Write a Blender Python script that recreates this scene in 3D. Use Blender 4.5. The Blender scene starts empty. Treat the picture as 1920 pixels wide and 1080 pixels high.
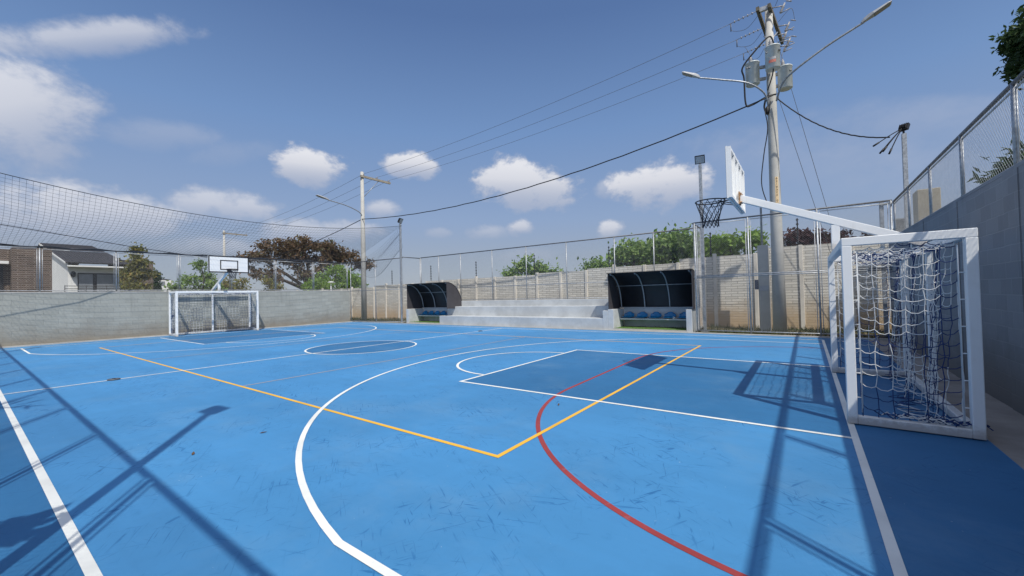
import bpy, math, random
import numpy as np
from mathutils import Vector, Matrix

random.seed(7)
rng = np.random.default_rng(11)
S = bpy.context.scene
COL = S.collection
R = math.radians

# ------------------------------------------------------------------ camera
CAM_P = (0.3616, -0.4582, 1.53)
RIGHT = Vector((-0.808661381, 0.587787834, -0.0239214154))
DOWN = Vector((0.0295875218, 0.0000261043, -0.999562193))
FWD = Vector((0.587529872, 0.809015119, 0.0174122949))
FPX = 757.9
cd = bpy.data.cameras.new("camera")
cd.sensor_width = 36.0
cd.lens = FPX / 1920 * 36
cd.clip_start = 0.02
cd.clip_end = 3000
cam = bpy.data.objects.new("camera", cd)
up = -DOWN
cam.matrix_world = Matrix(((RIGHT.x, up.x, -FWD.x, CAM_P[0]), (RIGHT.y, up.y, -FWD.y, CAM_P[1]),
                           (RIGHT.z, up.z, -FWD.z, CAM_P[2]), (0, 0, 0, 1)))
COL.objects.link(cam)
S.camera = cam

# ------------------------------------------------------------------ sun, sky, exposure
SUN = Vector((-0.605, -0.405, 1.0)).normalized()      # towards the sun
SUN_EL = math.asin(SUN.z)
SUN_ROT = math.atan2(SUN.x, SUN.y)
ld = bpy.data.lights.new("sun", 'SUN')
ld.energy = 4.0
ld.angle = R(0.55)
ld.color = (1.0, 0.95, 0.87)
sun = bpy.data.objects.new("sun", ld)
sun.rotation_euler = (-SUN).to_track_quat('-Z', 'Y').to_euler()
sun.location = (-20, -14, 33)
COL.objects.link(sun)
S.view_settings.view_transform = 'Standard'
S.view_settings.look = 'None'
S.view_settings.exposure = 0.0
S.view_settings.gamma = 1.0

SKY_STRENGTH = 0.12
# each cloud: azimuth/elevation direction (from world space), half width, half height (radians-ish), tilt, amount, noise bite
def direction(u, v):
    d = RIGHT * ((u - 960) / FPX) + DOWN * ((v - 540) / FPX) + FWD
    return d.normalized()
CLOUDS = [  # (direction, half width, half height, tilt deg, amount, softness)
    (direction(165, 72), 185, 32, 27, 0.74, 0.9), (direction(25, 215), 125, 110, 30, 0.88, 0.9),
    (direction(300, 255), 105, 28, 8, 0.28, 1.2), (direction(450, 285), 75, 22, 14, 0.18, 1.2),
    (direction(585, 314), 74, 40, 0, 1.0, 0.40), (direction(776, 311), 52, 27, 0, 1.0, 0.42),
    (direction(985, 345), 116, 52, -4, 1.0, 0.42), (direction(1235, 345), 96, 48, 0, 1.0, 0.42),
    (direction(1138, 355), 28, 19, 0, 0.5, 0.9), (direction(425, 388), 108, 34, 0, 0.75, 0.8),
    (direction(165, 400), 150, 60, 4, 0.82, 0.7), (direction(30, 410), 95, 60, 0, 0.5, 0.9),
    (direction(708, 392), 38, 20, 0, 0.75, 0.9), (direction(565, 432), 74, 26, 0, 0.7, 0.8),
    (direction(650, 432), 70, 24, 0, 0.68, 0.9), (direction(976, 427), 31, 18, 0, 0.8, 0.6),
    (direction(915, 436), 42, 17, 0, 0.5, 0.9), (direction(821, 437), 25, 11, 0, 0.35, 1.0),
    (direction(1141, 431), 27, 20, 0, 0.85, 0.6), (direction(400, 466), 90, 22, 0, 0.45, 1.0),
    (direction(990, 480), 60, 16, 0, 0.22, 1.0), (direction(1560, 300), 270, 60, -16, 0.24, 1.4),
    (direction(1760, 230), 210, 45, -18, 0.26, 1.4),
]

def build_world():
    w = bpy.data.worlds.new("World")
    S.world = w
    w.use_nodes = True
    nt = w.node_tree
    nt.nodes.clear()
    N, L = nt.nodes.new, nt.links.new
    out = N('ShaderNodeOutputWorld')
    bg = N('ShaderNodeBackground')
    bg.inputs['Strength'].default_value = SKY_STRENGTH
    L(bg.outputs[0], out.inputs[0])
    sky = N('ShaderNodeTexSky')
    sky.sky_type = 'NISHITA'
    sky.sun_disc = False
    sky.sun_elevation = SUN_EL
    sky.sun_rotation = SUN_ROT
    sky.altitude = 1500
    sky.air_density = 1.0
    sky.dust_density = 1.6
    sky.ozone_density = 1.6
    tc = N('ShaderNodeTexCoord')
    d = tc.outputs['Generated']
    sx = N('ShaderNodeSeparateXYZ'); L(d, sx.inputs[0])
    # hazy tropical sky: paler and greyer low down, added over the physical sky
    cr = N('ShaderNodeValToRGB')
    els = cr.color_ramp.elements
    stops = [(0.0, (0.33, 0.365, 0.445)), (0.09, (0.315, 0.360, 0.455)), (0.18, (0.270, 0.365, 0.555)), (0.37, (0.176, 0.302, 0.558)), (0.57, (0.096, 0.181, 0.395)), (1.0, (0.07, 0.14, 0.33))]
    while len(els) < len(stops): els.new(0.5)
    for e, (p, c) in zip(els, stops):
        e.position = p; e.color = (*[x / SKY_STRENGTH / 10 for x in c], 1)
    L(sx.outputs[2], cr.inputs[0])
    sc = N('ShaderNodeVectorMath'); sc.operation = 'SCALE'; sc.inputs['Scale'].default_value = 10.0
    L(cr.outputs[0], sc.inputs[0])
    hz = N('ShaderNodeMix'); hz.data_type = 'RGBA'; hz.inputs['Factor'].default_value = 0.85
    L(sky.outputs[0], hz.inputs['A']); L(sc.outputs[0], hz.inputs['B'])
    # bright veil of haze round the sun, added as soft fill on sun-facing walls
    ds = N('ShaderNodeVectorMath'); ds.operation = 'DOT_PRODUCT'; ds.inputs[1].default_value = tuple(SUN); L(d, ds.inputs[0])
    gl = N('ShaderNodeMapRange'); gl.interpolation_type = 'SMOOTHERSTEP'
    gl.inputs['From Min'].default_value = 0.30; gl.inputs['From Max'].default_value = 1.0; gl.inputs['To Max'].default_value = 1.0
    L(ds.outputs['Value'], gl.inputs['Value'])
    hs = N('ShaderNodeMix'); hs.data_type = 'RGBA'; hs.blend_type = 'ADD'; hs.clamp_result = False
    L(gl.outputs[0], hs.inputs['Factor']); L(hz.outputs['Result'], hs.inputs['A']); hs.inputs['B'].default_value = (4.6, 4.3, 4.0, 1)

    def math_(op, a, b=None, c=None, clamp=False):
        n = N('ShaderNodeMath'); n.operation = op; n.use_clamp = clamp
        for i, x in enumerate((a, b, c)):
            if x is None: continue
            if isinstance(x, (int, float)): n.inputs[i].default_value = x
            else: L(x, n.inputs[i])
        return n.outputs[0]

    def vmath(op, a, b):
        n = N('ShaderNodeVectorMath'); n.operation = op
        for i, x in enumerate((a, b)):
            if isinstance(x, (tuple, Vector)): n.inputs[i].default_value = tuple(x)
            else: L(x, n.inputs[i])
        return n
    stretch = vmath('MULTIPLY', d, (1, 1, 1.5)).outputs[0]
    n1 = N('ShaderNodeTexNoise'); n1.inputs['Scale'].default_value = 9.0; n1.inputs['Detail'].default_value = 7.0
    n1.inputs['Roughness'].default_value = 0.58; n1.inputs['Distortion'].default_value = 0.35
    L(stretch, n1.inputs['Vector'])
    n2 = N('ShaderNodeTexNoise'); n2.inputs['Scale'].default_value = 26.0; n2.inputs['Detail'].default_value = 6.0
    n2.inputs['Roughness'].default_value = 0.6
    L(stretch, n2.inputs['Vector'])
    big = math_('SUBTRACT', n1.outputs[0], 0.5)
    fine = math_('SUBTRACT', n2.outputs[0], 0.5)
    bumpy = math_('MULTIPLY_ADD', big, 2.6, math_('MULTIPLY', fine, 1.5))
    total = None; shade = None
    for c, hw, hh, tilt, amt, soft in CLOUDS:
        k = 1.0 / (FPX * (1.0 / max(0.3, c.dot(FWD))))      # pixels to tangent units at that direction
        z = Vector((0, 0, 1))
        e1 = c.cross(z).normalized(); e2 = e1.cross(c).normalized()
        t = R(-tilt)
        a1 = e1 * math.cos(t) + e2 * math.sin(t); a2 = -e1 * math.sin(t) + e2 * math.cos(t)
        s1 = 1.0 / (hw * k); s2 = 1.0 / (hh * k)
        u = math_('MULTIPLY_ADD', vmath('DOT_PRODUCT', d, tuple(a1 * s1)).outputs['Value'], 1.0, -c.dot(a1) * s1)
        v = math_('MULTIPLY_ADD', vmath('DOT_PRODUCT', d, tuple(a2 * s2)).outputs['Value'], 1.0, -c.dot(a2) * s2)
        r2 = math_('MULTIPLY_ADD', u, u, math_('MULTIPLY', v, v))
        f = math_('ADD', math_('SUBTRACT', 0.85, r2), bumpy)
        m = N('ShaderNodeMapRange'); m.interpolation_type = 'SMOOTHSTEP'
        m.inputs['From Min'].default_value = -0.15 - 0.35 * soft
        m.inputs['From Max'].default_value = 0.15 + 0.75 * soft
        m.inputs['To Max'].default_value = amt
        L(f, m.inputs['Value'])
        fade = N('ShaderNodeMapRange'); fade.inputs['From Min'].default_value = -1.0; fade.inputs['From Max'].default_value = 0.15
        fade.inputs['To Min'].default_value = 0.45; fade.inputs['To Max'].default_value = 1.0; L(v, fade.inputs['Value'])
        dens = math_('MULTIPLY', m.outputs[0], fade.outputs[0])
        lit = math_('MULTIPLY', dens, math_('MULTIPLY_ADD', v, 0.6, 0.62, clamp=True))
        total = dens if total is None else math_('MAXIMUM', total, dens)
        shade = lit if shade is None else math_('MAXIMUM', shade, lit)
    ccol = N('ShaderNodeMix'); ccol.data_type = 'RGBA'
    ccol.inputs['A'].default_value = (3.7, 4.0, 4.9, 1)       # grey underside of the clouds
    ccol.inputs['B'].default_value = (6.4, 6.5, 6.95, 1)     # sunlit top
    L(shade, ccol.inputs['Factor'])
    mx = N('ShaderNodeMix'); mx.data_type = 'RGBA'
    L(total, mx.inputs['Factor']); L(hs.outputs['Result'], mx.inputs['A']); L(ccol.outputs['Result'], mx.inputs['B'])
    L(mx.outputs['Result'], bg.inputs['Color'])
build_world()

# ------------------------------------------------------------------ helpers
class MB:
    """collects shapes and links them as one mesh object"""
    def __init__(self): self.v = []; self.f = []; self.m = []; self.sm = []; self.mi = 0
    def add(self, vs, fs, smooth=False):
        b = len(self.v); self.v += [tuple(p) for p in vs]
        for f in fs: self.f.append(tuple(i + b for i in f)); self.m.append(self.mi); self.sm.append(smooth)
        return self
    def box(self, x0, x1, y0, y1, z0, z1):
        x0, x1 = sorted((x0, x1)); y0, y1 = sorted((y0, y1)); z0, z1 = sorted((z0, z1))
        return self.add([(x0, y0, z0), (x1, y0, z0), (x1, y1, z0), (x0, y1, z0), (x0, y0, z1), (x1, y0, z1), (x1, y1, z1), (x0, y1, z1)],
                        [(0, 3, 2, 1), (4, 5, 6, 7), (0, 1, 5, 4), (1, 2, 6, 5), (2, 3, 7, 6), (3, 0, 4, 7)])
    def cbox(self, x0, x1, y0, y1, z0, z1, c=0.01):
        """box with chamfered edges"""
        vs = []; idx = {}
        lo = (x0, y0, z0); hi = (x1, y1, z1)
        for sx in (0, 1):
            for sy in (0, 1):
                for sz in (0, 1):
                    s = (sx, sy, sz)
                    for ax in range(3):
                        p = [(hi[i] if s[i] else lo[i]) for i in range(3)]
                        for i in range(3):
                            if i != ax: p[i] += -c if s[i] else c
                        idx[(s, ax)] = len(vs); vs.append(p)
        fs = []
        for ax in range(3):
            o = [i for i in range(3) if i != ax]
            for sd in (0, 1):
                q = []
                for a, b in ((0, 0), (1, 0), (1, 1), (0, 1)):
                    s = [0, 0, 0]; s[ax] = sd; s[o[0]] = a; s[o[1]] = b
                    q.append(idx[(tuple(s), ax)])
                fs.append(q)
        for ax in range(3):
            o = [i for i in range(3) if i != ax]
            for a in (0, 1):
                for b in (0, 1):
                    s0 = [0, 0, 0]; s0[o[0]] = a; s0[o[1]] = b; s1 = list(s0); s1[ax] = 1
                    s0, s1 = tuple(s0), tuple(s1)
                    fs.append([idx[(s0, o[0])], idx[(s1, o[0])], idx[(s1, o[1])], idx[(s0, o[1])]])
        for sx in (0, 1):
            for sy in (0, 1):
                for sz in (0, 1):
                    s = (sx, sy, sz); fs.append([idx[(s, 0)], idx[(s, 1)], idx[(s, 2)]])
        cen = Vector(((x0 + x1) / 2, (y0 + y1) / 2, (z0 + z1) / 2)); out = []
        for f in fs:
            a, b, d = (Vector(vs[i]) for i in f[:3])
            n = (b - a).cross(d - a)
            mid = sum((Vector(vs[i]) for i in f), Vector()) / len(f)
            out.append(tuple(f) if n.dot(mid - cen) > 0 else tuple(reversed(f)))
        return self.add(vs, out)
    def tube(self, pts, r, n=8, caps=True, smooth=True, r1=None):
        pts = [Vector(p) for p in pts]; vs = []; fs = []
        m = len(pts); prev = None
        for i, p in enumerate(pts):
            t = (pts[min(i + 1, m - 1)] - pts[max(i - 1, 0)]).normalized()
            if prev is None:
                a = Vector((0, 0, 1)) if abs(t.z) < 0.9 else Vector((1, 0, 0))
                x = t.cross(a).normalized()
            else:
                x = (prev - t * prev.dot(t)); x = x.normalized() if x.length > 1e-6 else t.orthogonal().normalized()
            prev = x; y = t.cross(x)
            rr = r if r1 is None else r + (r1 - r) * i / max(1, m - 1)
            if isinstance(r, (list, tuple)): rr = r[i]
            for k in range(n):
                an = 2 * math.pi * k / n
                vs.append(p + x * (rr * math.cos(an)) + y * (rr * math.sin(an)))
        for i in range(m - 1):
            for k in range(n):
                k2 = (k + 1) % n
                fs.append((i * n + k, i * n + k2, (i + 1) * n + k2, (i + 1) * n + k))
        self.add(vs, fs, smooth)
        if caps:
            b = len(self.v) - len(vs)
            for f in (tuple(b + k for k in reversed(range(n))), tuple(b + (m - 1) * n + k for k in range(n))):
                self.f.append(f); self.m.append(self.mi); self.sm.append(False)
        return self
    def bar(self, p, q, w, h, upv=(0, 0, 1)):
        """rectangular bar from p to q, w wide, h along upv"""
        p = Vector(p); q = Vector(q); t = (q - p).normalized(); u = Vector(upv)
        x = t.cross(u)
        if x.length < 1e-4: x = t.cross(Vector((1, 0, 0)))
        x.normalize(); y = x.cross(t).normalized()
        vs = []
        for c in (p, q):
            for a, b in ((-1, -1), (1, -1), (1, 1), (-1, 1)): vs.append(c + x * (a * w / 2) + y * (b * h / 2))
        return self.add(vs, [(3, 2, 1, 0), (4, 5, 6, 7), (0, 1, 5, 4), (1, 2, 6, 5), (2, 3, 7, 6), (3, 0, 4, 7)])
    def lathe(self, base, prof, n=16, axis=(0, 0, 1), smooth=True):
        """prof: (radius, height) pairs along axis"""
        base = Vector(base); a = Vector(axis).normalized(); x = a.orthogonal().normalized(); y = a.cross(x)
        vs = []; fs = []
        for r, h in prof:
            for k in range(n):
                an = 2 * math.pi * k / n
                vs.append(base + a * h + x * (r * math.cos(an)) + y * (r * math.sin(an)))
        m = len(prof)
        for i in range(m - 1):
            for k in range(n):
                k2 = (k + 1) % n
                fs.append((i * n + k, i * n + k2, (i + 1) * n + k2, (i + 1) * n + k))
        self.add(vs, fs, smooth)
        b = len(self.v) - len(vs)
        for f in (tuple(b + k for k in reversed(range(n))), tuple(b + (m - 1) * n + k for k in range(n))):
            self.f.append(f); self.m.append(self.mi); self.sm.append(False)
        return self
    def prism(self, poly, e, off):
        """polygon of 3-D points pushed along vector off by e"""
        o = Vector(off) * e; n = len(poly); poly = [Vector(p) for p in poly]
        nn = Vector((0, 0, 0))
        for i in range(n): nn += poly[i].cross(poly[(i + 1) % n])
        if nn.dot(o) > 0: poly = poly[::-1]
        return self.add(poly + [p + o for p in poly], [tuple(range(n)), tuple(range(2 * n - 1, n - 1, -1))] +
                        [((i + 1) % n, i, n + i, n + (i + 1) % n) for i in range(n)])
    def build(self, name, mat, parent=None, bevel=0):
        me = bpy.data.meshes.new(name)
        o = bpy.data.objects.new(name, me); COL.objects.link(o)
        vs = np.array(self.v, dtype=np.float64)
        if parent is not None:
            off = Vector((0, 0, 0)); p = parent
            while p is not None: off += p.location; p = p.parent
            vs = vs - np.array(off); o.parent = parent
        me.from_pydata(vs.tolist(), [], self.f)
        mats = mat if isinstance(mat, (list, tuple)) else [mat]
        for m in mats: me.materials.append(m)
        me.polygons.foreach_set('material_index', self.m)
        me.polygons.foreach_set('use_smooth', self.sm)
        me.update()
        if bevel:
            b = o.modifiers.new('bevel', 'BEVEL'); b.width = bevel; b.segments = 2; b.limit_method = 'ANGLE'
        return o

def tag(o, label=None, cat=None, group=None, kind=None):
    if label: o['label'] = label
    if cat: o['category'] = cat
    if group: o['group'] = group
    if kind: o['kind'] = kind
    return o
def thing(name, loc, label, cat, group=None):
    o = bpy.data.objects.new(name, None); COL.objects.link(o)
    o.empty_display_size = 0.2; o.location = loc
    return tag(o, label, cat, group)
def copy_tree(o, parent=None):
    c = o.copy(); COL.objects.link(c)
    if parent is not None: c.parent = parent
    for ch in list(o.children): copy_tree(ch, c)
    return c

# ------------------------------------------------------------------ materials
class NT:
    def __init__(self, name):
        self.mat = bpy.data.materials.new(name); self.mat.use_nodes = True
        self.nt = self.mat.node_tree; self.b = self.nt.nodes['Principled BSDF']
        self.tc = self.nt.nodes.new('ShaderNodeTexCoord'); self.obj = self.tc.outputs['Object']
    def n(self, t, **kw):
        x = self.nt.nodes.new(t)
        for k, v in kw.items():
            if k.startswith('i_'):
                x.inputs[k[2:].replace('_', ' ')].default_value = v
            else: setattr(x, k, v)
        return x
    def l(self, a, b): self.nt.links.new(a, b)
    def noise(self, scale, detail=4, rough=0.5, vec=None, dist=0.0):
        x = self.n('ShaderNodeTexNoise'); x.inputs['Scale'].default_value = scale
        x.inputs['Detail'].default_value = detail; x.inputs['Roughness'].default_value = rough
        x.inputs['Distortion'].default_value = dist
        self.l(vec if vec is not None else self.obj, x.inputs['Vector']); return x.outputs[0]
    def ramp(self, val, lo, hi, a=0.0, b=1.0):
        x = self.n('ShaderNodeMapRange'); x.interpolation_type = 'SMOOTHSTEP'
        x.inputs['From Min'].default_value = lo; x.inputs['From Max'].default_value = hi
        x.inputs['To Min'].default_value = a; x.inputs['To Max'].default_value = b
        self.l(val, x.inputs['Value']); return x.outputs[0]
    def mix(self, fac, a, b, blend='MIX'):
        x = self.n('ShaderNodeMix'); x.data_type = 'RGBA'; x.blend_type = blend
        for s, v in (('Factor', fac), ('A', a), ('B', b)):
            if isinstance(v, (int, float)): x.inputs[s].default_value = v
            elif isinstance(v, tuple): x.inputs[s].default_value = v if len(v) == 4 else (*v, 1)
            else: self.l(v, x.inputs[s])
        return x.outputs['Result']
    def map(self, vec=None, rot=(0, 0, 0), scale=(1, 1, 1), loc=(0, 0, 0)):
        x = self.n('ShaderNodeMapping'); x.inputs['Rotation'].default_value = rot
        x.inputs['Scale'].default_value = scale; x.inputs['Location'].default_value = loc
        self.l(vec if vec is not None else self.obj, x.inputs['Vector']); return x.outputs[0]
    def math(self, op, a, b=0.0, clamp=False):
        x = self.n('ShaderNodeMath', operation=op, use_clamp=clamp)
        for i, v in enumerate((a, b)):
            if isinstance(v, (int, float)): x.inputs[i].default_value = v
            else: self.l(v, x.inputs[i])
        return x.outputs[0]
    def bump(self, h, strength=0.3, dist=0.01):
        x = self.n('ShaderNodeBump'); x.inputs['Strength'].default_value = strength; x.inputs['Distance'].default_value = dist
        self.l(h, x.inputs['Height']); self.l(x.outputs[0], self.b.inputs['Normal'])
    def done(self, color=None, rough=0.6, metal=0.0, spec=0.5):
        if color is not None:
            if isinstance(color, tuple): self.b.inputs['Base Color'].default_value = (*color[:3], 1)
            else: self.l(color, self.b.inputs['Base Color'])
        if isinstance(rough, float): self.b.inputs['Roughness'].default_value = rough
        else: self.l(rough, self.b.inputs['Roughness'])
        self.b.inputs['Metallic'].default_value = metal
        self.b.inputs['Specular IOR Level'].default_value = spec
        return self.mat

def simple(name, col, rough=0.6, metal=0.0, var=0.15, scale=6.0, bump=0.0, spec=0.5):
    m = NT(name)
    f = m.noise(scale, 5, 0.6)
    dark = tuple(c * (1 - var) for c in col); light = tuple(min(1, c * (1 + var)) for c in col)
    c = m.mix(m.ramp(f, 0.3, 0.7), dark, light)
    if bump: m.bump(m.noise(scale * 8, 4), bump, 0.01)
    return m.done(c, rough, metal, spec)

def court_paint(name, col, scuff):
    m = NT(name)
    big = m.noise(0.30, 5, 0.6); mid = m.noise(1.7, 6, 0.65)
    c = m.mix(m.ramp(big, 0.32, 0.68), tuple(x * 0.90 for x in col), tuple(min(1, x * 1.09) for x in col))
    c = m.mix(m.math('MULTIPLY', m.ramp(mid, 0.45, 0.72), 0.35), c, tuple(x * 0.78 for x in col))
    # dust settled in broad pale patches
    c = m.mix(m.math('MULTIPLY', m.ramp(m.noise(0.55, 6, 0.7, m.map(loc=(31, 5, 0))), 0.48, 0.72), 0.22), c, (0.20, 0.33, 0.44))
    # roller passes along the court
    rl = m.ramp(m.noise(1.0, 3, 0.6, m.map(scale=(0.25, 5.0, 1))), 0.4, 0.65)
    c = m.mix(m.math('MULTIPLY', rl, 0.12), c, tuple(x * 0.72 for x in col))
    # drag marks of shoes: short thin strokes lying in a few directions, in patches
    patch = m.ramp(m.noise(0.9, 4, 0.65), 0.42, 0.60)
    fac = None
    for ang, loc, sx in ((0.35, 0, 2.6), (1.05, 7, 3.4), (-0.55, 13, 3.0), (1.9, 21, 4.0), (2.6, 33, 2.2)):
        v = m.map(m.map(rot=(0, 0, ang)), scale=(sx, 34, 1), loc=(loc, loc, 0))
        q = m.ramp(m.noise(1.0, 3, 0.55, v, 0.9), 0.625, 0.70)
        fac = q if fac is None else m.math('MAXIMUM', fac, q)
    fac = m.math('MULTIPLY', m.math('MULTIPLY', fac, patch), scuff)
    c = m.mix(fac, c, tuple(x * y for x, y in zip(col, (0.36, 0.55, 0.66))))
    sm = m.math('MULTIPLY', m.ramp(m.noise(3.2, 5, 0.7, m.map(loc=(3, 17, 0))), 0.60, 0.72), 0.30)     # smudges
    c = m.mix(sm, c, tuple(x * y for x, y in zip(col, (0.5, 0.66, 0.72))))
    # scraped specks showing pale
    sp = m.math('MULTIPLY', m.ramp(m.noise(30, 2, 0.5), 0.73, 0.78), m.ramp(m.noise(1.1, 2), 0.45, 0.65))
    c = m.mix(m.math('MULTIPLY', sp, 0.6), c, (0.45, 0.55, 0.60))
    m.bump(m.noise(160, 3), 0.25, 0.002)
    return m.done(c, 0.62, 0, 0.35)

def line_paint(name, col):
    m = NT(name)
    wear = m.ramp(m.noise(11, 7, 0.75), 0.56, 0.72)
    c = m.mix(m.math('MULTIPLY', wear, 0.38), col, (0.25, 0.38, 0.50))
    c = m.mix(m.math('MULTIPLY', m.ramp(m.noise(1.5, 4), 0.42, 0.7), 0.45), c, tuple(x * 0.70 for x in col))
    return m.done(c, 0.6, 0, 0.35)

def masonry(name, axis, col, mortar, bw, bh, ms, rough=0.85, var=0.2, stain=None, bump=0.5, stain_h=0.6, streak=0.25):
    """courses of blocks on a wall that runs along axis ('x' or 'y'), true-size, with stains"""
    m = NT(name)
    sep = m.n('ShaderNodeSeparateXYZ'); m.l(m.obj, sep.inputs[0])
    cb = m.n('ShaderNodeCombineXYZ')
    m.l(sep.outputs[0 if axis == 'x' else 1], cb.inputs[0]); m.l(sep.outputs[2], cb.inputs[1])
    br = m.n('ShaderNodeTexBrick'); br.inputs['Scale'].default_value = 1.0
    br.inputs['Brick Width'].default_value = bw; br.inputs['Row Height'].default_value = bh
    br.inputs['Mortar Size'].default_value = ms; br.inputs['Mortar Smooth'].default_value = 0.3
    br.inputs['Color1'].default_value = (*[c * (1 - var) for c in col], 1); br.inputs['Color2'].default_value = (*[min(1, c * (1 + var)) for c in col], 1)
    br.inputs['Mortar'].default_value = (*mortar, 1); br.inputs['Bias'].default_value = 0.0
    wv = m.n('ShaderNodeVectorMath', operation='MULTIPLY_ADD')
    nz = m.n('ShaderNodeTexNoise'); nz.inputs['Scale'].default_value = 3.0; m.l(m.obj, nz.inputs['Vector'])
    m.l(nz.outputs['Color'], wv.inputs[0]); wv.inputs[1].default_value = (0.02, 0.02, 0); m.l(cb.outputs[0], wv.inputs[2])
    m.l(wv.outputs[0], br.inputs['Vector'])
    c = br.outputs['Color']
    c = m.mix(m.math('MULTIPLY', m.ramp(m.noise(0.9, 6, 0.65), 0.4, 0.7), 0.35), c, tuple(x * 0.72 for x in col))
    run = m.ramp(m.noise(1.0, 4, 0.6, m.map(scale=(5, 5, 0.5))), 0.55, 0.75)      # rain streaks
    c = m.mix(m.math('MULTIPLY', run, streak), c, tuple(x * 0.62 for x in col))
    if stain:
        h = m.math('ADD', sep.outputs[2], m.math('MULTIPLY', m.noise(1.6, 5, 0.65), -1.1))
        c = m.mix(m.math('MULTIPLY', m.ramp(h, stain_h + 0.05, stain_h - 1.25), 0.85), c, stain)
    ht = m.math('MULTIPLY', br.outputs['Fac'], -1.0)
    ht = m.math('ADD', ht, m.math('MULTIPLY', m.noise(30, 5, 0.7), 0.35))
    m.bump(ht, bump, 0.012)
    return m.done(c, rough, 0, 0.3)

def leaf_mat(name, a, b, c, trans=0.38):
    m = NT(name)
    g = m.n('ShaderNodeNewGeometry')
    x = g.outputs['Random Per Island']
    col = m.mix(m.ramp(x, 0.0, 0.6), a, b)
    col = m.mix(m.ramp(x, 0.7, 1.0), col, c)
    col = m.mix(m.math('MULTIPLY', m.ramp(m.noise(0.9, 3), 0.42, 0.62), 0.55), col, tuple(q * 0.6 for q in a))
    m.done(col, 0.55, 0, 0.3)
    tr = m.n('ShaderNodeBsdfTranslucent'); m.l(col, tr.inputs['Color'])
    ad = m.n('ShaderNodeMixShader'); ad.inputs[0].default_value = trans
    m.l(m.b.outputs[0], ad.inputs[1]); m.l(tr.outputs[0], ad.inputs[2])
    m.l(ad.outputs[0], m.nt.nodes['Material Output'].inputs['Surface'])
    return m.mat

M = {}
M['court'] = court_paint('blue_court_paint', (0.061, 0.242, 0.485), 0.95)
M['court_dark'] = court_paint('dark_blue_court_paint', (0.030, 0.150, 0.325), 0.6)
M['white_line'] = line_paint('white_line_paint', (0.80, 0.815, 0.77))
M['yellow_line'] = line_paint('yellow_line_paint', (0.80, 0.46, 0.045))
M['orange_line'] = line_paint('faded_orange_line_paint', (0.48, 0.38, 0.30))
M['red_line'] = line_paint('red_line_paint', (0.31, 0.047, 0.047))
M['galv'] = simple('galvanised_steel', (0.36, 0.38, 0.40), 0.50, 0.55, 0.25, 14)
M['galv_light'] = simple('bright_galvanised_wire', (0.42, 0.44, 0.46), 0.5, 0.55, 0.15, 9)
M['rail_dark'] = simple('weathered_rail_steel', (0.12, 0.125, 0.135), 0.5, 0.4, 0.2, 9)
M['white_steel'] = None
M['black'] = simple('black_plastic', (0.012, 0.012, 0.014), 0.45, 0, 0.2, 9)
M['cable'] = simple('black_cable', (0.012, 0.012, 0.013), 0.6, 0, 0.1, 9)
M['net_black'] = simple('black_net_cord', (0.03, 0.035, 0.045), 0.8, 0, 0.1, 9)

def white_steel():
    m = NT('chipped_white_enamel')
    c = m.mix(m.math('MULTIPLY', m.ramp(m.noise(2.5, 5, 0.7), 0.5, 0.8), 0.35), (0.84, 0.86, 0.86), (0.68, 0.68, 0.65))
    rust = m.ramp(m.noise(9, 8, 0.78), 0.655, 0.74)
    c = m.mix(m.math('MULTIPLY', rust, 0.6), c, (0.30, 0.17, 0.09))
    sp = m.n('ShaderNodeSeparateXYZ'); m.l(m.obj, sp.inputs[0])
    h = m.math('ADD', sp.outputs[2], m.math('MULTIPLY', m.noise(14, 6, 0.7), -0.22))
    c = m.mix(m.math('MULTIPLY', m.ramp(h, 0.05, -0.08), 0.55), c, (0.28, 0.22, 0.16))     # splashed dirt and rust at the feet
    run = m.ramp(m.noise(1.0, 4, 0.6, m.map(scale=(22, 22, 1.2))), 0.60, 0.75)
    c = m.mix(m.math('MULTIPLY', run, 0.22), c, (0.45, 0.40, 0.33))
    m.bump(m.noise(40, 3), 0.08, 0.004)
    return m.done(c, 0.38, 0, 0.5)
M['white_steel'] = white_steel()

# ------------------------------------------------------------------ ground and court
L_, W_, GY = 23.57, 14.4, 7.14
HALF = L_ / 2

def ground():
    m = NT('dry_soil_and_grass')
    n = m.noise(0.35, 6, 0.65); f = m.noise(5, 6, 0.7)
    c = m.mix(m.ramp(n, 0.4, 0.6), (0.20, 0.15, 0.09), (0.075, 0.10, 0.035))
    c = m.mix(m.math('MULTIPLY', m.ramp(f, 0.4, 0.7), 0.5), c, (0.10, 0.085, 0.05))
    m.bump(f, 0.6, 0.05)
    mt = m.done(c, 0.95, 0, 0.2)
    b = MB()
    b.add([(-900, -900, -0.03), (900, -900, -0.03), (900, 900, -0.03), (-900, 900, -0.03)], [(0, 1, 2, 3)])
    tag(b.build('ground', mt), kind='structure')
ground()

def sheet(name, polys, z, mat):
    b = MB()
    for p in polys:
        b.add([(x, y, z) for x, y in p], [tuple(range(len(p)))])
    return tag(b.build(name, mat), kind='structure')
X0C, X1C, Y0C, Y1C = -1.04, 24.62, -1.2, 15.02
b = MB(); b.box(X0C, X1C, Y0C, Y1C, -0.25, 0.0)
tag(b.build('court_surface', M['court']), kind='structure')

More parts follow.
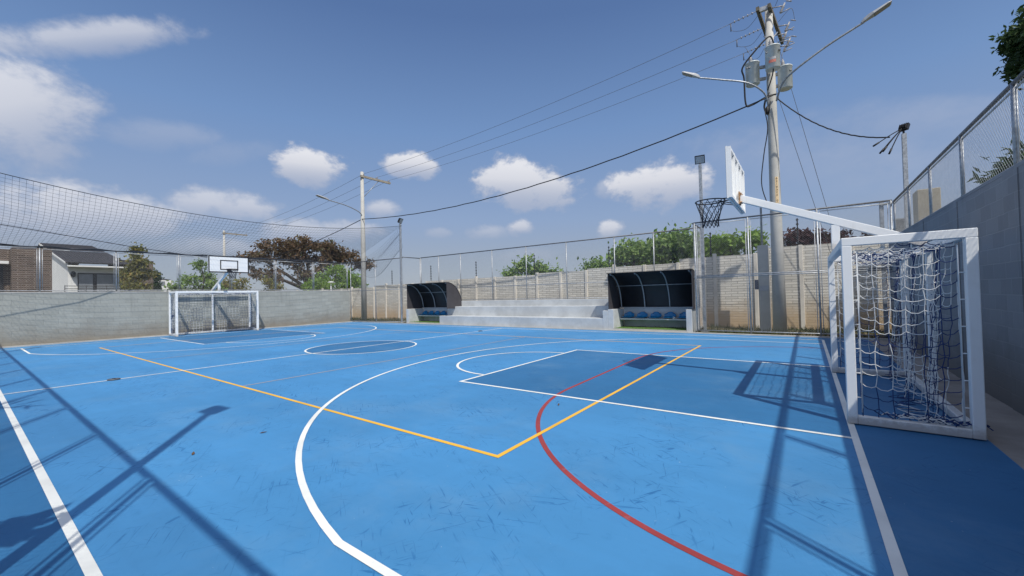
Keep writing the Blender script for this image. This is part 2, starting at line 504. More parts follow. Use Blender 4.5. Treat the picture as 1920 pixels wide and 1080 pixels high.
def disc(cx, cy, r, n=64): return [(cx + r * math.cos(2 * math.pi * i / n), cy + r * math.sin(2 * math.pi * i / n)) for i in range(n)]
KX, KY0, KY1 = 5.42, 4.87, 9.43
mir = lambda pts: [(L_ - x, y) for x, y in pts][::-1]
key = [(0.0, KY0), (KX, KY0), (KX, KY1), (0.0, KY1)]
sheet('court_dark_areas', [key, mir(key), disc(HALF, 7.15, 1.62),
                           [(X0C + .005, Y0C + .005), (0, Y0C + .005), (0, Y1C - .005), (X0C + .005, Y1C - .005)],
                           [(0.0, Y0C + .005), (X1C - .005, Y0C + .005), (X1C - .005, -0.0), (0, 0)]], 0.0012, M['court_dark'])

def strip(b, pts, w, z, closed=False):
    P = [Vector((x, y, 0)) for x, y in pts]; n = len(P); vs = []
    for i in range(n):
        a = P[(i - 1) % n] if (closed or i > 0) else None
        c = P[(i + 1) % n] if (closed or i < n - 1) else None
        t0 = (P[i] - a).normalized() if a is not None else None
        t1 = (c - P[i]).normalized() if c is not None else None
        if t0 is None: t0 = t1
        if t1 is None: t1 = t0
        n0 = Vector((-t0.y, t0.x, 0)); n1 = Vector((-t1.y, t1.x, 0)); mm = (n0 + n1).normalized()
        k = w / 2 / max(0.4, mm.dot(n0))
        vs += [P[i] - mm * k + Vector((0, 0, z)), P[i] + mm * k + Vector((0, 0, z))]
    m = n if closed else n - 1
    b.add(vs, [(2 * i, 2 * ((i + 1) % n), 2 * ((i + 1) % n) + 1, 2 * i + 1) for i in range(m)])
def arc(cx, cy, r, a0, a1, n=48): return [(cx + r * math.cos(R(a0 + (a1 - a0) * i / n)), cy + r * math.sin(R(a0 + (a1 - a0) * i / n))) for i in range(n + 1)]
HX, CYK = 1.35, 7.15
def three():
    ca = math.degrees(math.atan2(6.2, 1.43)); out = [(0, 0.95)]
    for i in range(65):
        a = -ca + 2 * ca * i / 64
        r = 6.48 - 0.12 * abs(a / ca) ** 3
        out.append((HX + r * math.cos(R(a)), CYK + r * math.sin(R(a))))
    return out + [(0, 13.35)]
b = MB(); ZW = 0.0050
strip(b, [(0, 0), (L_, 0), (L_, W_), (0, W_)], 0.06, ZW, True)
strip(b, [(HALF, 0.03), (HALF, W_ - 0.03)], 0.055, ZW)
b2 = MB()
strip(b2, disc(HALF, 7.15, 1.64), 0.055, ZW + 0.0012, True)
for f in (lambda p: p, mir):
    strip(b, f([(0.03, KY0), (KX, KY0), (KX, KY1), (0.03, KY1)]), 0.055, ZW)
    strip(b2, f(arc(KX + 0.03, 7.15, 1.61, -90, 90)), 0.055, ZW + 0.0012)
    strip(b2, f([(0.031 if i in (0, 66) else x, y) for i, (x, y) in enumerate(three())]), 0.055, ZW + 0.0012)
b.v, b.f, b.m, b.sm = b.v + b2.v, b.f + [tuple(i + len(b.v) for i in q) for q in b2.f], b.m + b2.m, b.sm + b2.sm
tag(b.build('white_court_markings', M['white_line']), kind='structure')
VX0, VX1, VY0, VY1 = 2.77, 20.82, 2.564, 11.69
b = MB(); strip(b, [(VX0, VY0), (VX1, VY0), (VX1, VY1), (VX0, VY1)], 0.05, 0.0036, True)
tag(b.build('yellow_court_markings', M['yellow_line']), kind='structure')
b = MB()
for x in (HALF - 3.15, HALF + 3.1): strip(b, [(x, VY0 + .026), (x, VY1 - .026)], 0.035, 0.0042)
tag(b.build('orange_court_markings', M['orange_line']), kind='structure')
b = MB(); strip(b, arc(0, 5.44, 3.50, -89.5, 0, 32) + arc(0, 8.82, 3.55, 0, 89.5, 32), 0.052, 0.0024)
tag(b.build('red_court_markings', M['red_line']), kind='structure')

# concrete strips round the court
def concrete(name, col, var=0.2, bump=0.3):
    m = NT(name)
    c = m.mix(m.ramp(m.noise(1.2, 6, 0.65), 0.35, 0.7), tuple(x * (1 - var) for x in col), tuple(min(1, x * (1 + var * .6)) for x in col))
    c = m.mix(m.math('MULTIPLY', m.ramp(m.noise(4, 6, 0.75), 0.55, 0.75), 0.4), c, tuple(x * 0.62 for x in col))
    c = m.mix(m.math('MULTIPLY', m.ramp(m.noise(1.0, 4, 0.6, m.map(scale=(4, 4, 0.6))), 0.58, 0.75), 0.25), c, tuple(x * 0.7 for x in col))
    m.bump(m.noise(45, 5, 0.7), bump, 0.006)
    return m.done(c, 0.85, 0, 0.3)
M['concrete'] = concrete('bare_concrete', (0.33, 0.30, 0.27))
M['grey_paint'] = concrete('pale_grey_painted_concrete', (0.50, 0.52, 0.525), 0.14, 0.2)
M['kerb'] = concrete('pale_kerb_concrete', (0.46, 0.45, 0.42), 0.15)
M['pole_concrete'] = concrete('spun_pole_concrete', (0.47, 0.465, 0.435), 0.12)
b = MB(); b.box(-1.66, X0C, -1.2, 15.6, -0.25, -0.008)
tag(b.build('concrete_path', M['concrete']), kind='structure')
b = MB(); b.box(-1.64, X1C, 15.02, 15.19, -0.2, 0.035); b.box(X1C, 24.82, -1.2, 15.02, -0.2, 0.05)
tag(b.build('kerb', M['kerb']), kind='structure')

# ------------------------------------------------------------------ block walls
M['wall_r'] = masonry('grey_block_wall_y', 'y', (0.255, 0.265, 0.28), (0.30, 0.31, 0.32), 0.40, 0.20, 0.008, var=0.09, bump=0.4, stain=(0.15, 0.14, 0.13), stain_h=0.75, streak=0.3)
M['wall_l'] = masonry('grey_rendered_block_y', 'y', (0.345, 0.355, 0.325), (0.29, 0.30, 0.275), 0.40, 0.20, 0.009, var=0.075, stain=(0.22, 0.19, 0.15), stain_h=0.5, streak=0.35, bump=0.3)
t = thing('block_wall', (-1.75, 7, 0), 'tall shaded grey concrete block wall behind the near goal', 'wall')
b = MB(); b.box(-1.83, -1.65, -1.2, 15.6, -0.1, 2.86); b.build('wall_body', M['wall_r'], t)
for y in (-0.2, 2.1, 4.4, 6.7, 9.0, 11.3, 13.6):
    b = MB(); b.box(-1.65, -1.638, y, y + 0.42, -0.1, 2.855); b.build('pilaster', M['grey_paint_dark'] if 'grey_paint_dark' in M else M['wall_r'], t)
b = MB(); b.box(-1.835, -1.645, -1.2, 15.6, 2.86, 2.90); b.build('coping', M['wall_r'], t)
t = thing('block_wall', (24.9, 7, 0), 'low sunlit grey block wall behind the far goal', 'wall')
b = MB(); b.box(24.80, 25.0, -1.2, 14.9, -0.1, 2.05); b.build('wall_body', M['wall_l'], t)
b = MB(); b.box(24.79, 25.01, -1.2, 14.905, 2.05, 2.10); b.build('coping', M['kerb'], t)

# ------------------------------------------------------------------ chain link fences
def chain(b, p0, p1, z0, z1, pitch=0.068, r=0.0017, seg=0.6):
    """diagonal wires of a chain-link sheet between two ground points"""
    p0 = Vector((*p0, 0)); p1 = Vector((*p1, 0)); Ln = (p1 - p0).length; t = (p1 - p0).normalized(); H = z1 - z0
    nrm = Vector((-t.y, t.x, 0)); vs = []; fs = []
    for s in (1, -1):
        c = -H if s > 0 else 0.0
        end = Ln if s > 0 else Ln + H
        while c < end:
            # u = c + v (s>0)   or   u = c - v
            v0, v1 = (max(0, -c), min(H, Ln - c)) if s > 0 else (max(0, c - Ln), min(H, c))
            if v1 - v0 > 0.01:
                k = max(1, int((v1 - v0) / seg)); pts = []
                for i in range(k + 1):
                    v = v0 + (v1 - v0) * i / k; u = c + s * v
                    pts.append(p0 + t * u + Vector((0, 0, z0 + v)) + nrm * (0.0022 * s))
                dd = (t * s + Vector((0, 0, 1))).normalized(); x = nrm; y = dd.cross(x)
                base = len(vs)
                for p in pts:
                    vs += [p + x * r, p - x * (r * .5) + y * (r * .87), p - x * (r * .5) - y * (r * .87)]
                for i in range(k):
                    for q in range(3):
                        q2 = (q + 1) % 3
                        fs.append((base + 3 * i + q, base + 3 * i + q2, base + 3 * i + 3 + q2, base + 3 * i + 3 + q))
            c += pitch * math.sqrt(2) * 0.72
    b.add(vs, fs, False)

def fence(label, p0, p1, z0, z1, posts, midz=None, framed=False, post_r=0.026, top_dark=True, pitch=0.068, loc=None, group='chain link fences round the court', frame_gap=0.07, wire=0.0017):
    p0v, p1v = Vector((*p0, 0)), Vector((*p1, 0)); tv = (p1v - p0v).normalized(); Ln = (p1v - p0v).length
    t = thing('chain_link_fence', (p0[0], p0[1], z0), label, 'fence', group)
    for u in posts:
        q = p0v + tv * u
        b = MB(); b.tube([q + Vector((0, 0, z0 - 0.02)), q + Vector((0, 0, z1 + 0.02))], post_r, 10); b.build('post', M['galv'], t)
    b = MB(); b.tube([p0v + Vector((0, 0, z1 + 0.02)), p1v + Vector((0, 0, z1 + 0.02))], 0.026, 8); b.build('top_rail', M['rail_dark'] if top_dark else M['galv'], t)
    if midz:
        b = MB()
        for zz in ((midz,) if not framed else (midz - 0.025, midz + 0.03)):
            b.tube([p0v + Vector((0, 0, zz)), p1v + Vector((0, 0, zz))], 0.018, 8)
        b.build('middle_rail', M['galv'], t)
    b = MB(); b.tube([p0v + Vector((0, 0, z0 + 0.05)), p1v + Vector((0, 0, z0 + 0.05))], 0.018, 8); b.build('bottom_rail', M['galv'], t)
    if framed:
        us = sorted(posts)
        for a, c in zip(us[:-1], us[1:]):
            f = MB(); g = frame_gap
            qa = p0v + tv * (a + g); qc = p0v + tv * (c - g)
            for q in (qa, qc): f.tube([q + Vector((0, 0, z0 + 0.06)), q + Vector((0, 0, z1 - 0.06))], 0.011, 6)
            f.tube([qa + Vector((0, 0, z1 - 0.06)), qc + Vector((0, 0, z1 - 0.06))], 0.014, 6)
            f.build('panel_frame', M['galv_light'], t)
    b = MB(); chain(b, p0, p1, z0 + 0.05, z1, pitch, wire); b.build('wire_mesh', M['galv_light'], t)
    return t
fence('chain link fence along the top of the tall shaded wall', (-1.74, -1.2), (-1.74, 15.25), 2.90, 3.92, [0.3, 2.3, 4.25, 6.25, 8.25, 10.3, 12.35, 14.4, 16.4], framed=True)
fence('chain link fence along the top of the low sunlit wall', (24.9, -1.2), (24.9, 14.85), 2.10, 3.86, [0.5, 2.7, 4.9, 7.1, 9.3, 11.5, 13.7, 16.0], framed=True)
fence('tall chain link fence panels in front of the thick concrete utility pole', (3.58, 15.22), (-1.70, 15.22), 0.06, 3.95, [0.03, 1.70, 3.56, 5.25], midz=2.02, framed=True)
fence('narrow return panel of chain link beside the dugout with five seats in view', (3.62, 15.28), (3.62, 16.68), 0.06, 3.95, [1.38], midz=2.02, framed=False)
fence('long chain link fence standing behind the stepped bleachers', (3.62, 16.72), (19.88, 16.72), 1.27, 3.98, [16.26 - u for u in (0.02, 1.6, 3.4, 5.74, 7.98, 10.3, 12.7, 14.42)], midz=2.02, post_r=0.026)
fence('short chain link return beside the floodlight pole that holds the net', (19.9, 15.32), (19.9, 16.68), 0.06, 3.95, [1.36], midz=2.02)
fence('chain link fence in front of the slender concrete pole', (19.85, 15.28), (24.82, 14.93), 0.03, 3.9, [2.45, 4.9], midz=2.05, post_r=0.024)
fence('tall chain link fence on the near side whose shadow crosses the sideline', (-1.65, -1.03), (24.8, -1.03), 0.03, 3.9, [2.15 + 2.18 * k - 2.18 for k in range(13)], framed=True, frame_gap=0.11, post_r=0.024)

# ------------------------------------------------------------------ precast wall at the back
M['precast'] = masonry('brick_textured_precast', 'x', (0.68, 0.65, 0.575), (0.36, 0.335, 0.285), 0.46, 0.105, 0.012, var=0.13, stain=(0.50, 0.35, 0.19), stain_h=0.80, bump=0.7, streak=0.3)
M['precast_post'] = concrete('precast_post_concrete', (0.68, 0.64, 0.56), 0.12)
t = thing('precast_wall', (10, 18.5, 0), 'cream precast concrete plank wall running behind the fences and bleachers', 'wall')
def wall_h(x): return 3.16 if x < 2 else 2.96 if x < 4.6 else 2.78 if x < 9.2 else 2.70 if x < 13 else 2.62 if x < 22 else 2.50 if x < 27 else 2.38
px = 0.48 - 1.49 * 4
k = 0
while px < 42:
    h = wall_h(px + 0.7)
    b = MB(); b.box(px + 0.07, px + 1.42, 18.50, 18.57, -0.1, h)
    for zz in (0.93, 1.86):
        b.box(px + 0.075, px + 1.415, 18.494, 18.50, zz, zz + 0.03)
    b.build('panel', M['precast'], t)
    b = MB(); b.cbox(px - 0.07, px + 0.07, 18.45, 18.60, -0.1, h + (0.12 if k % 3 == 0 else 0.02), 0.012); b.build('post', M['precast_post'], t)
    px += 1.49; k += 1
for i, x in enumerate((25.1, 20.93, 16.87, 12.57, 8.18, 3.6, 0.55)):
    h = wall_h(x)
    names = ('black electric fence post on the cream wall behind the slender pole', 'black electric fence post above the smaller dugout canopy',
             'black electric fence post above the start of the bleachers', 'black electric fence post in front of the low pale green tree',
             'black electric fence post just beyond the edge of the larger dugout', 'black electric fence post behind the rim of the near hoop',
             'black electric fence post in front of the red leaved tree')
    t2 = thing('electric_fence_post', (x, 18.55, h), names[i], 'fence post', 'electric fence posts on the cream wall')
    b = MB(); prof = [(0.02, -0.15)]
    for q in range(6): prof += [(0.02, 0.11 + 0.17 * q), (0.042, 0.12 + 0.17 * q), (0.042, 0.17 + 0.17 * q), (0.02, 0.18 + 0.17 * q)]
    b.lathe((x, 18.53, h), prof + [(0.02, 1.05)], 8, smooth=False); b.build('rod', M['black'], t2)

# ------------------------------------------------------------------ bleachers
BX0, BX1 = 7.0, 16.72
t = thing('bleachers', (12, 15.6, 0), 'pale grey concrete bleachers of three steps between the two dugouts', 'bleachers')
for (x0, x1, y0, y1, z) in ((7.0, BX1, 15.2, 15.82, 0.48), (7.0, BX1, 15.82, 16.35, 0.97), (7.0, BX1, 16.35, 16.78, 1.27)):
    b = MB(); b.box(x0, x1, y0, 16.78, -0.1 if z < .5 else z - 0.5, z); b.build('step', M['grey_paint'], t, 0.012)
b = MB(); b.box(6.93, 7.15, 15.19, 15.9, 0.0, 0.80); b.build('end_block', M['grey_paint'], t, 0.012)

# ------------------------------------------------------------------ dugouts
M['canopy_in'] = simple('dark_canopy_sheet', (0.016, 0.017, 0.022), 0.55, 0, 0.2, 3)
M['canopy_side'] = simple('charcoal_side_sheet', (0.050, 0.047, 0.052), 0.6, 0, 0.1, 3)
M['seat_blue'] = simple('blue_plastic_seat', (0.012, 0.19, 0.42), 0.32, 0, 0.1, 5)
M['turf'] = simple('artificial_turf', (0.075, 0.16, 0.03), 0.9, 0, 0.3, 25, 0.6)
M['rib'] = simple('grey_painted_tube', (0.34, 0.35, 0.37), 0.45, 0.2, 0.1, 6)
def seat_mesh(cx, y0, z0):
    b = MB(); nu, nv = 12, 12; vs = []
    for j in range(nv + 1):
        v = j / nv
        if v < 0.58:
            q = v / 0.58; y = y0 + 0.40 * q; z = z0 + 0.055 - 0.03 * math.sin(math.pi * q) + 0.012 * q
        else:
            q = (v - 0.58) / 0.42; y = y0 + 0.40 + 0.055 * math.sin(q * 1.4); z = z0 + 0.067 + 0.19 * q
        wd = 0.215 * (1 - (max(0, 1 - v / 0.12) ** 2) * 0.22) * (1 - max(0, (v - 0.72) / 0.28) ** 2.2 * 0.55)
        for i in range(nu + 1):
            u = -1 + 2 * i / nu
            edge = abs(u) ** 4
            vs.append((cx + u * wd, y - (0.05 * edge if v > .58 else 0), z + (0.02 * edge if v < .58 else 0) - (0.05 * edge if v > .9 else 0)))
    fs = [(j * (nu + 1) + i, j * (nu + 1) + i + 1, (j + 1) * (nu + 1) + i + 1, (j + 1) * (nu + 1) + i) for j in range(nv) for i in range(nu)]
    b.add(vs, fs, True)
    return b
def dugout(label, cx0, cx1, wx0, wx1, walls, seats):
    """cx: canopy span, wx: base span"""
    Y0, YB, ZB, ZT = 15.2, 16.38, 0.86, 2.30
    t = thing('dugout', ((cx0 + cx1) / 2, 15.8, 0), label, 'dugout', 'team dugouts at the far sideline')
    for a, c in walls:
        b = MB(); b.box(a, c, Y0 - 0.006, YB - 0.02, 0.0, 0.85); b.build('side_wall', M['grey_paint'], t, 0.01)
    b = MB(); b.box(wx0, wx1, YB - 0.02, YB + 0.16, 0.0, 0.87); b.build('back_wall', M['grey_paint'], t)
    b = MB(); b.box(wx0, wx1, YB - 0.50, YB - 0.022, 0.40, 0.455); b.build('bench', M['grey_paint'], t, 0.006)
    b = MB(); b.box(wx0, wx1, Y0 + 0.03, YB - 0.022, -0.05, 0.09); b.build('turf_floor', M['turf'], t)
    b = MB(); b.box(wx0, wx1, Y0 - 0.008, Y0 + 0.03, -0.05, 0.085); b.build('front_step', M['kerb'], t)
    A = [(Y0 + (YB + 0.02 - Y0) * math.sin(R(a)), ZB + (ZT - ZB) * math.cos(R(a))) for a in np.linspace(0, 90, 19)]
    Ao = [(Y0 + (YB + 0.045 - Y0) * math.sin(R(a)), ZB + (ZT + 0.025 - ZB) * math.cos(R(a))) for a in np.linspace(0, 90, 19)]
    A[0] = (Y0 - 0.12, ZT); Ao[0] = (Y0 - 0.12, ZT + 0.02)
    b = MB(); vs = []
    n = len(A)
    for x in (cx0, cx1): vs += [(x, y, z) for y, z in A] + [(x, y, z) for y, z in Ao]
    fs = []
    for i in range(n - 1):
        fs += [(i, 2 * n + i, 2 * n + i + 1, i + 1), (n + i, n + i + 1, 3 * n + i + 1, 3 * n + i), (i, i + 1, n + i + 1, n + i), (2 * n + i, 3 * n + i, 3 * n + i + 1, 2 * n + i + 1)]
    fs += [(0, n, 3 * n, 2 * n), (n - 1, 3 * n - 1, 4 * n - 1, 2 * n - 1)]
    b.add(vs, [f[::-1] for f in fs], True); b.build('canopy', M['canopy_in'], t)
    for x in (cx0 + 0.01, cx1 - 0.03):
        poly = [(x, Y0, ZB + 0.01)] + [(x, y - 0.008, z - 0.008) for y, z in [(Y0, ZT)] + A[1:]]
        b = MB(); b.prism(poly, 0.02, (1, 0, 0)); b.build('side_panel', M['canopy_side'], t)
    for i in range(4):
        x = cx0 + 0.12 + (cx1 - cx0 - 0.24) * i / 3
        b = MB(); b.tube([(x, Y0 + (YB - 0.02 - Y0) * math.sin(R(a)), ZB + (ZT - 0.035 - ZB) * math.cos(R(a))) for a in np.linspace(0, 90, 15)], 0.028, 8)
        b.build('rib', M['rib'], t)
    a = R(48); y, z = Y0 + (YB - 0.02 - Y0) * math.sin(a), ZB + (ZT - 0.035 - ZB) * math.cos(a)
    b = MB(); b.tube([(cx0 + 0.03, y, z), (cx1 - 0.03, y, z)], 0.018, 8); b.build('purlin', M['rib'], t)
    b = MB(); b.box(cx0, cx1, YB - 0.06, YB + 0.10, ZB + 0.005, ZB + 0.045); b.build('base_rail', M['rib'], t)
    for i in range(seats):
        x = wx0 + (wx1 - wx0) * (i + 0.5) / seats
        o = seat_mesh(x, YB - 0.52, 0.455).build('seat', M['seat_blue'], t)
        s = o.modifiers.new('solid', 'SOLIDIFY'); s.thickness = 0.012
dugout('larger nearer dugout with black curved canopy beside the tall gate fence', 3.66, 6.90, 3.92, 6.69, ((6.69, 6.925), (3.72, 3.92)), 5)
dugout('smaller farther dugout with black curved canopy beside the net pole', 16.10, 19.42, 16.72, 19.28, ((19.28, 19.5),), 5)
# a crumpled bit of white plastic left on the bench
b = MB(); b.lathe((4.55, 15.98, 0.456), [(0.0, 0), (0.045, 0.0), (0.06, 0.03), (0.035, 0.07), (0.0, 0.08)], 7)
tag(b.build('plastic_scrap', M['white_line']), 'small crumpled white plastic scrap on the bench of the larger dugout', 'litter')

# ------------------------------------------------------------------ goals and hoops
def net_sheet(b, origin, eu, ev, U, V, cell, r, sag, bulge, seed, hue):
    """knotted net: origin + eu*u + ev*v, cords sag between knots; hue(i,j) gives material slot"""
    rg = random.Random(seed)
    nu, nv = max(1, round(U / cell)), max(1, round(V / cell))
    eu, ev, origin = Vector(eu), Vector(ev), Vector(origin); nrm = eu.cross(ev).normalized()
    K = [[None] * (nv + 1) for _ in range(nu + 1)]
    for i in range(nu + 1):
        for j in range(nv + 1):
            u, v = i / nu, j / nv
            p = origin + eu * (U * u) + ev * (V * v)
            p += nrm * (bulge(u, v) + rg.uniform(-1, 1) * 0.012)
            p += eu * rg.uniform(-1, 1) * 0.012
            if 0 < j < nv: p += Vector((0, 0, -sag * (0.5 + rg.random()) * math.sin(math.pi * u)))
            K[i][j] = p
    for i in range(nu + 1):
        for j in range(nv + 1):
            b.mi = hue(i, j)
            if i < nu:
                a, c = K[i][j], K[i + 1][j]; d = Vector((0, 0, -sag * 0.45 * (0.5 + rg.random())))
                b.tube([a, a.lerp(c, .3) + d, a.lerp(c, .7) + d, c], r, 4, False)
            if j < nv:
                a, c = K[i][j], K[i][j + 1]; d = nrm * rg.uniform(-.01, .01)
                b.tube([a, a.lerp(c, .5) + d, c], r, 4, False)
    b.mi = 0
M['net_white'] = simple('white_net_cord', (0.72, 0.73, 0.72), 0.8, 0, 0.1, 9)
M['net_blue'] = simple('navy_net_cord', (0.012, 0.035, 0.14), 0.8, 0, 0.1, 9)
GT, GS = 2.08, 0.09
Ya, Yb, XF, XB = 5.447, 8.813, -0.02, -0.97
def goal():
    t = thing('futsal_goal', (XF, GY - 0.01, 0), 'near white steel goal with blue and white net against the shaded wall', 'goal', 'futsal goals')
    h = GS / 2
    for y in (Ya, Yb):
        b = MB(); b.cbox(XF - h, XF + h, y - h, y + h, 0.012, GT - GS, 0.006); b.build('front_post', M['white_steel'], t)
        b = MB(); b.cbox(XB - h, XB + h, y - h, y + h, 0.012, GT - GS, 0.006); b.build('rear_post', M['white_steel'], t)
        b = MB(); b.cbox(XB - h, XF + h, y - h + .001, y + h - .001, GT - GS, GT, 0.006); b.build('side_bar', M['white_steel'], t)
        b = MB(); b.cbox(XB + h, XF - h, y - h + .004, y + h - .004, 0.012, 0.10, 0.006); b.build('ground_bar', M['white_steel'], t)
    b = MB(); b.cbox(XF - h + .001, XF + h - .001, Ya + h, Yb - h, GT - GS + .001, GT - .001, 0.006); b.build('crossbar', M['white_steel'], t)
    b = MB(); b.cbox(XB - h + .001, XB + h - .001, Ya + h, Yb - h, GT - GS + .001, GT - .001, 0.006); b.build('rear_crossbar', M['white_steel'], t)
    b = MB(); b.cbox(XB - h + .004, XB + h - .004, Ya + h, Yb - h, 0.012, 0.10, 0.006); b.build('rear_ground_bar', M['white_steel'], t)
    for y in (GY - 0.01,):
        b = MB(); b.cbox(XB - h + .012, XB + h - .012, y - h + .01, y + h - .01, 0.10, GT - GS, 0.006); b.build('rear_stud', M['white_steel'], t)
    # tie rod the net is laced to
    for y, s in ((Ya, 1), (Yb, -1)):
        b = MB(); yy = y + s * 0.005
        b.tube([(XF - 0.09, yy, 0.14), (XF - 0.09, yy, GT - 0.155), (XB + 0.09, yy, GT - 0.155), (XB + 0.09, yy, 0.14)], 0.008, 6)
        for z in np.arange(0.3, 1.9, 0.27):
            b.tube([(XF - 0.05, yy, z), (XF - 0.09, yy, z)], 0.006, 5); b.tube([(XB + 0.05, yy, z), (XB + 0.09, yy, z)], 0.006, 5)
        for x in np.arange(XB + 0.2, XF - 0.1, 0.22): b.tube([(x, yy, GT - 0.11), (x, yy, GT - 0.155)], 0.006, 5)
        b.build('lacing_rod', M['white_steel'], t)
    b = MB()
    blk = lambda i, j: 1 if ((i // 4) + (j // 5)) % 2 else 0
    blk2 = lambda i, j: 1 if ((i // 3) + (j // 4)) % 2 else 0
    for y, sd in ((Ya + 0.01, 3), (Yb - 0.01, 4)):
        net_sheet(b, (XF - 0.09, y, 0.10), (-1, 0, 0), (0, 0, 1), XF - XB - 0.18, GT - 0.255, 0.125, 0.0042, 0.055, lambda u, v: 0.05 * math.sin(3 * v + 2 * u) * math.sin(math.pi * u), sd, lambda i, j: 0 if (j > 7 and i < 5) or (2 < j < 7 and i < 4) or (j < 12 and i > 5) else 1)
    net_sheet(b, (XB + 0.11, Ya + 0.06, 0.05), (0, 1, 0), (0, 0, 1), Yb - Ya - 0.12, GT - 0.17, 0.13, 0.0036, 0.03, lambda u, v: 0.10 * math.sin(17 * u) * (0.4 + 0.6 * (1 - v)) + 0.10 * (1 - v), 5, blk)
    net_sheet(b, (XF - 0.08, Ya + 0.06, GT - 0.13), (-1, 0, 0), (0, 1, 0), XF - XB - 0.16, Yb - Ya - 0.12, 0.12, 0.0042, 0.05, lambda u, v: -0.05 * math.sin(math.pi * u) * (0.6 + 0.4 * math.sin(20 * v)), 6, blk2)
    # slack foot of the net lying bunched along the ground bars
    rg = random.Random(8)
    for q in range(14):
        y = Ya + 0.1 + rg.random() * (Yb - Ya - 0.2); b.mi = q % 2
        x = XB + 0.13 + rg.random() * 0.25
        b.tube([(x + 0.12 * math.sin(i * 1.7 + q), y + 0.09 * i - 0.2, 0.03 + 0.04 * abs(math.sin(i * 2.1 + q))) for i in range(6)], 0.0045, 4, False)
    for q in range(16):
        b.mi = 1 if q % 3 else 0; x = XF - 0.15 - rg.random() * 0.68
        b.tube([(x - 0.05 * i, Ya + 0.03 + 0.05 * math.sin(i * 1.3 + q), 0.105 + 0.05 * abs(math.sin(i * 1.9 + q * 2))) for i in range(6)], 0.006, 4, False)
    b.mi = 0
    b.build('goal_net', [M['net_white'], M['net_blue']], t)
    return t
near_goal = goal()

BBX, BW0, BZ0, BZ1 = 1.26, 0.83, 2.90, 3.68
def hoop():
    t = thing('basketball_hoop', (XF, GY, GT), 'near basketball hoop seen edge on above the goal by the shaded wall', 'basketball hoop', 'basketball hoops mounted over the goals')
    bd = MB(); bd.box(BBX - 0.012, BBX + 0.012, GY - BW0, GY + BW0, BZ0, BZ1); bo = bd.build('backboard', M['white_steel'], t)
    b = MB(); b.mi = 0; x = BBX + 0.0145
    def rect(y0, y1, z0, z1, w):
        b.box(BBX + 0.0125, x, y0, y1, z0, z0 + w); b.box(BBX + 0.0125, x, y0, y1, z1 - w, z1)
        b.box(BBX + 0.0125, x, y0, y0 + w, z0 + w, z1 - w); b.box(BBX + 0.0125, x, y1 - w, y1, z0 + w, z1 - w)
    rect(GY - BW0, GY + BW0, BZ0, BZ1, 0.05); rect(GY - 0.37, GY + 0.37, BZ0 + 0.13, BZ0 + 0.59, 0.045)
    b.build('black_border', M['black'], bo)
    b = MB()
    for y in np.linspace(GY - BW0 + 0.03, GY + BW0 - 0.03, 5): b.box(BBX - 0.058, BBX - 0.0125, y - 0.03, y + 0.03, BZ0 + 0.01, BZ1 - 0.01)
    for z in (BZ0 + 0.02, BZ1 - 0.05): b.box(BBX - 0.054, BBX - 0.0128, GY - BW0 + .062, GY + BW0 - .062, z, z + 0.04)
    b.build('stiffening_rib', M['white_steel'], bo)
    b = MB(); a0 = Vector((BBX - 0.06, GY, 3.03)); a1 = Vector((XB + 0.02, GY, GT + 0.01))
    b.bar(a0, a1, 0.10, 0.11); b.build('arm', M['white_steel'], t, 0.006)
    zz = a0.z + (a1.z - a0.z) * (a0.x - XF) / (a0.x - a1.x)
    b = MB(); b.box(XF - 0.045, XF + 0.055, GY - 0.048, GY + 0.048, GT, zz - 0.055); b.build('support', M['white_steel'], t, 0.006)
    b = MB(); b.box(BBX - 0.075, BBX - 0.056, GY - 0.09, GY + 0.09, 2.93, 3.13)
    for dy in (-.06, .06):
        for dz in (2.96, 3.10): b.tube([(BBX - 0.10, GY + dy, dz), (BBX - 0.06, GY + dy, dz)], 0.012, 6)
    b.build('mounting_plate', simple('rusty_bracket', (0.34, 0.20, 0.10), 0.7, 0.1, 0.4, 20), t)
    rc = Vector((BBX + 0.16 + 0.225, GY, 3.05))
    b = MB(); b.tube([rc + Vector((0.228 * math.cos(a), 0.228 * math.sin(a), 0)) for a in np.linspace(0, 2 * math.pi, 33)], 0.010, 8)
    b.tube([rc + Vector((0.228 * math.cos(a), 0.228 * math.sin(a), -0.055)) for a in np.linspace(R(75), R(285), 20)], 0.006, 6)
    for dy in (-.07, .07):
        b.tube([(BBX + 0.014, GY + dy, 3.05), (BBX + 0.19, GY + dy * 1.5, 3.05)], 0.010, 6)
        b.tube([(BBX + 0.014, GY + dy, 2.945), (BBX + 0.24, GY + dy * 2.3, 3.02)], 0.008, 6)
    b.box(BBX + 0.013, BBX + 0.022, GY - .09, GY + .09, 2.93, 3.08)
    ro = b.build('rim', M['black'], t)
    b = MB(); n = 12; rows = 5
    rad = [0.222, 0.195, 0.165, 0.140, 0.125, 0.128]; zs = [0, -0.09, -0.18, -0.27, -0.35, -0.43]
    ring = lambda j, a: rc + Vector((rad[j] * math.cos(a), rad[j] * math.sin(a), zs[j] - 0.01))
    for j in range(rows):
        for i in range(n):
            a = 2 * math.pi * (i + 0.5 * (j % 2)) / n
            for s in (-.5, .5): b.tube([ring(j, a), ring(j + 1, a + 2 * math.pi * s / n)], 0.0052, 4, False)
    b.build('hoop_net', M['net_black'], t)
    return t
near_hoop = hoop()
far_goal = copy_tree(near_goal); far_goal.location = (L_ - XF + 0.05, GY + 0.02, 0); far_goal.rotation_euler = (0, 0, math.pi)
far_goal['label'] = 'far white goal in front of the low sunlit wall'
far_hoop = copy_tree(near_hoop); far_hoop.location = (L_ - XF + 0.05, GY, GT); far_hoop.rotation_euler = (0, 0, math.pi)
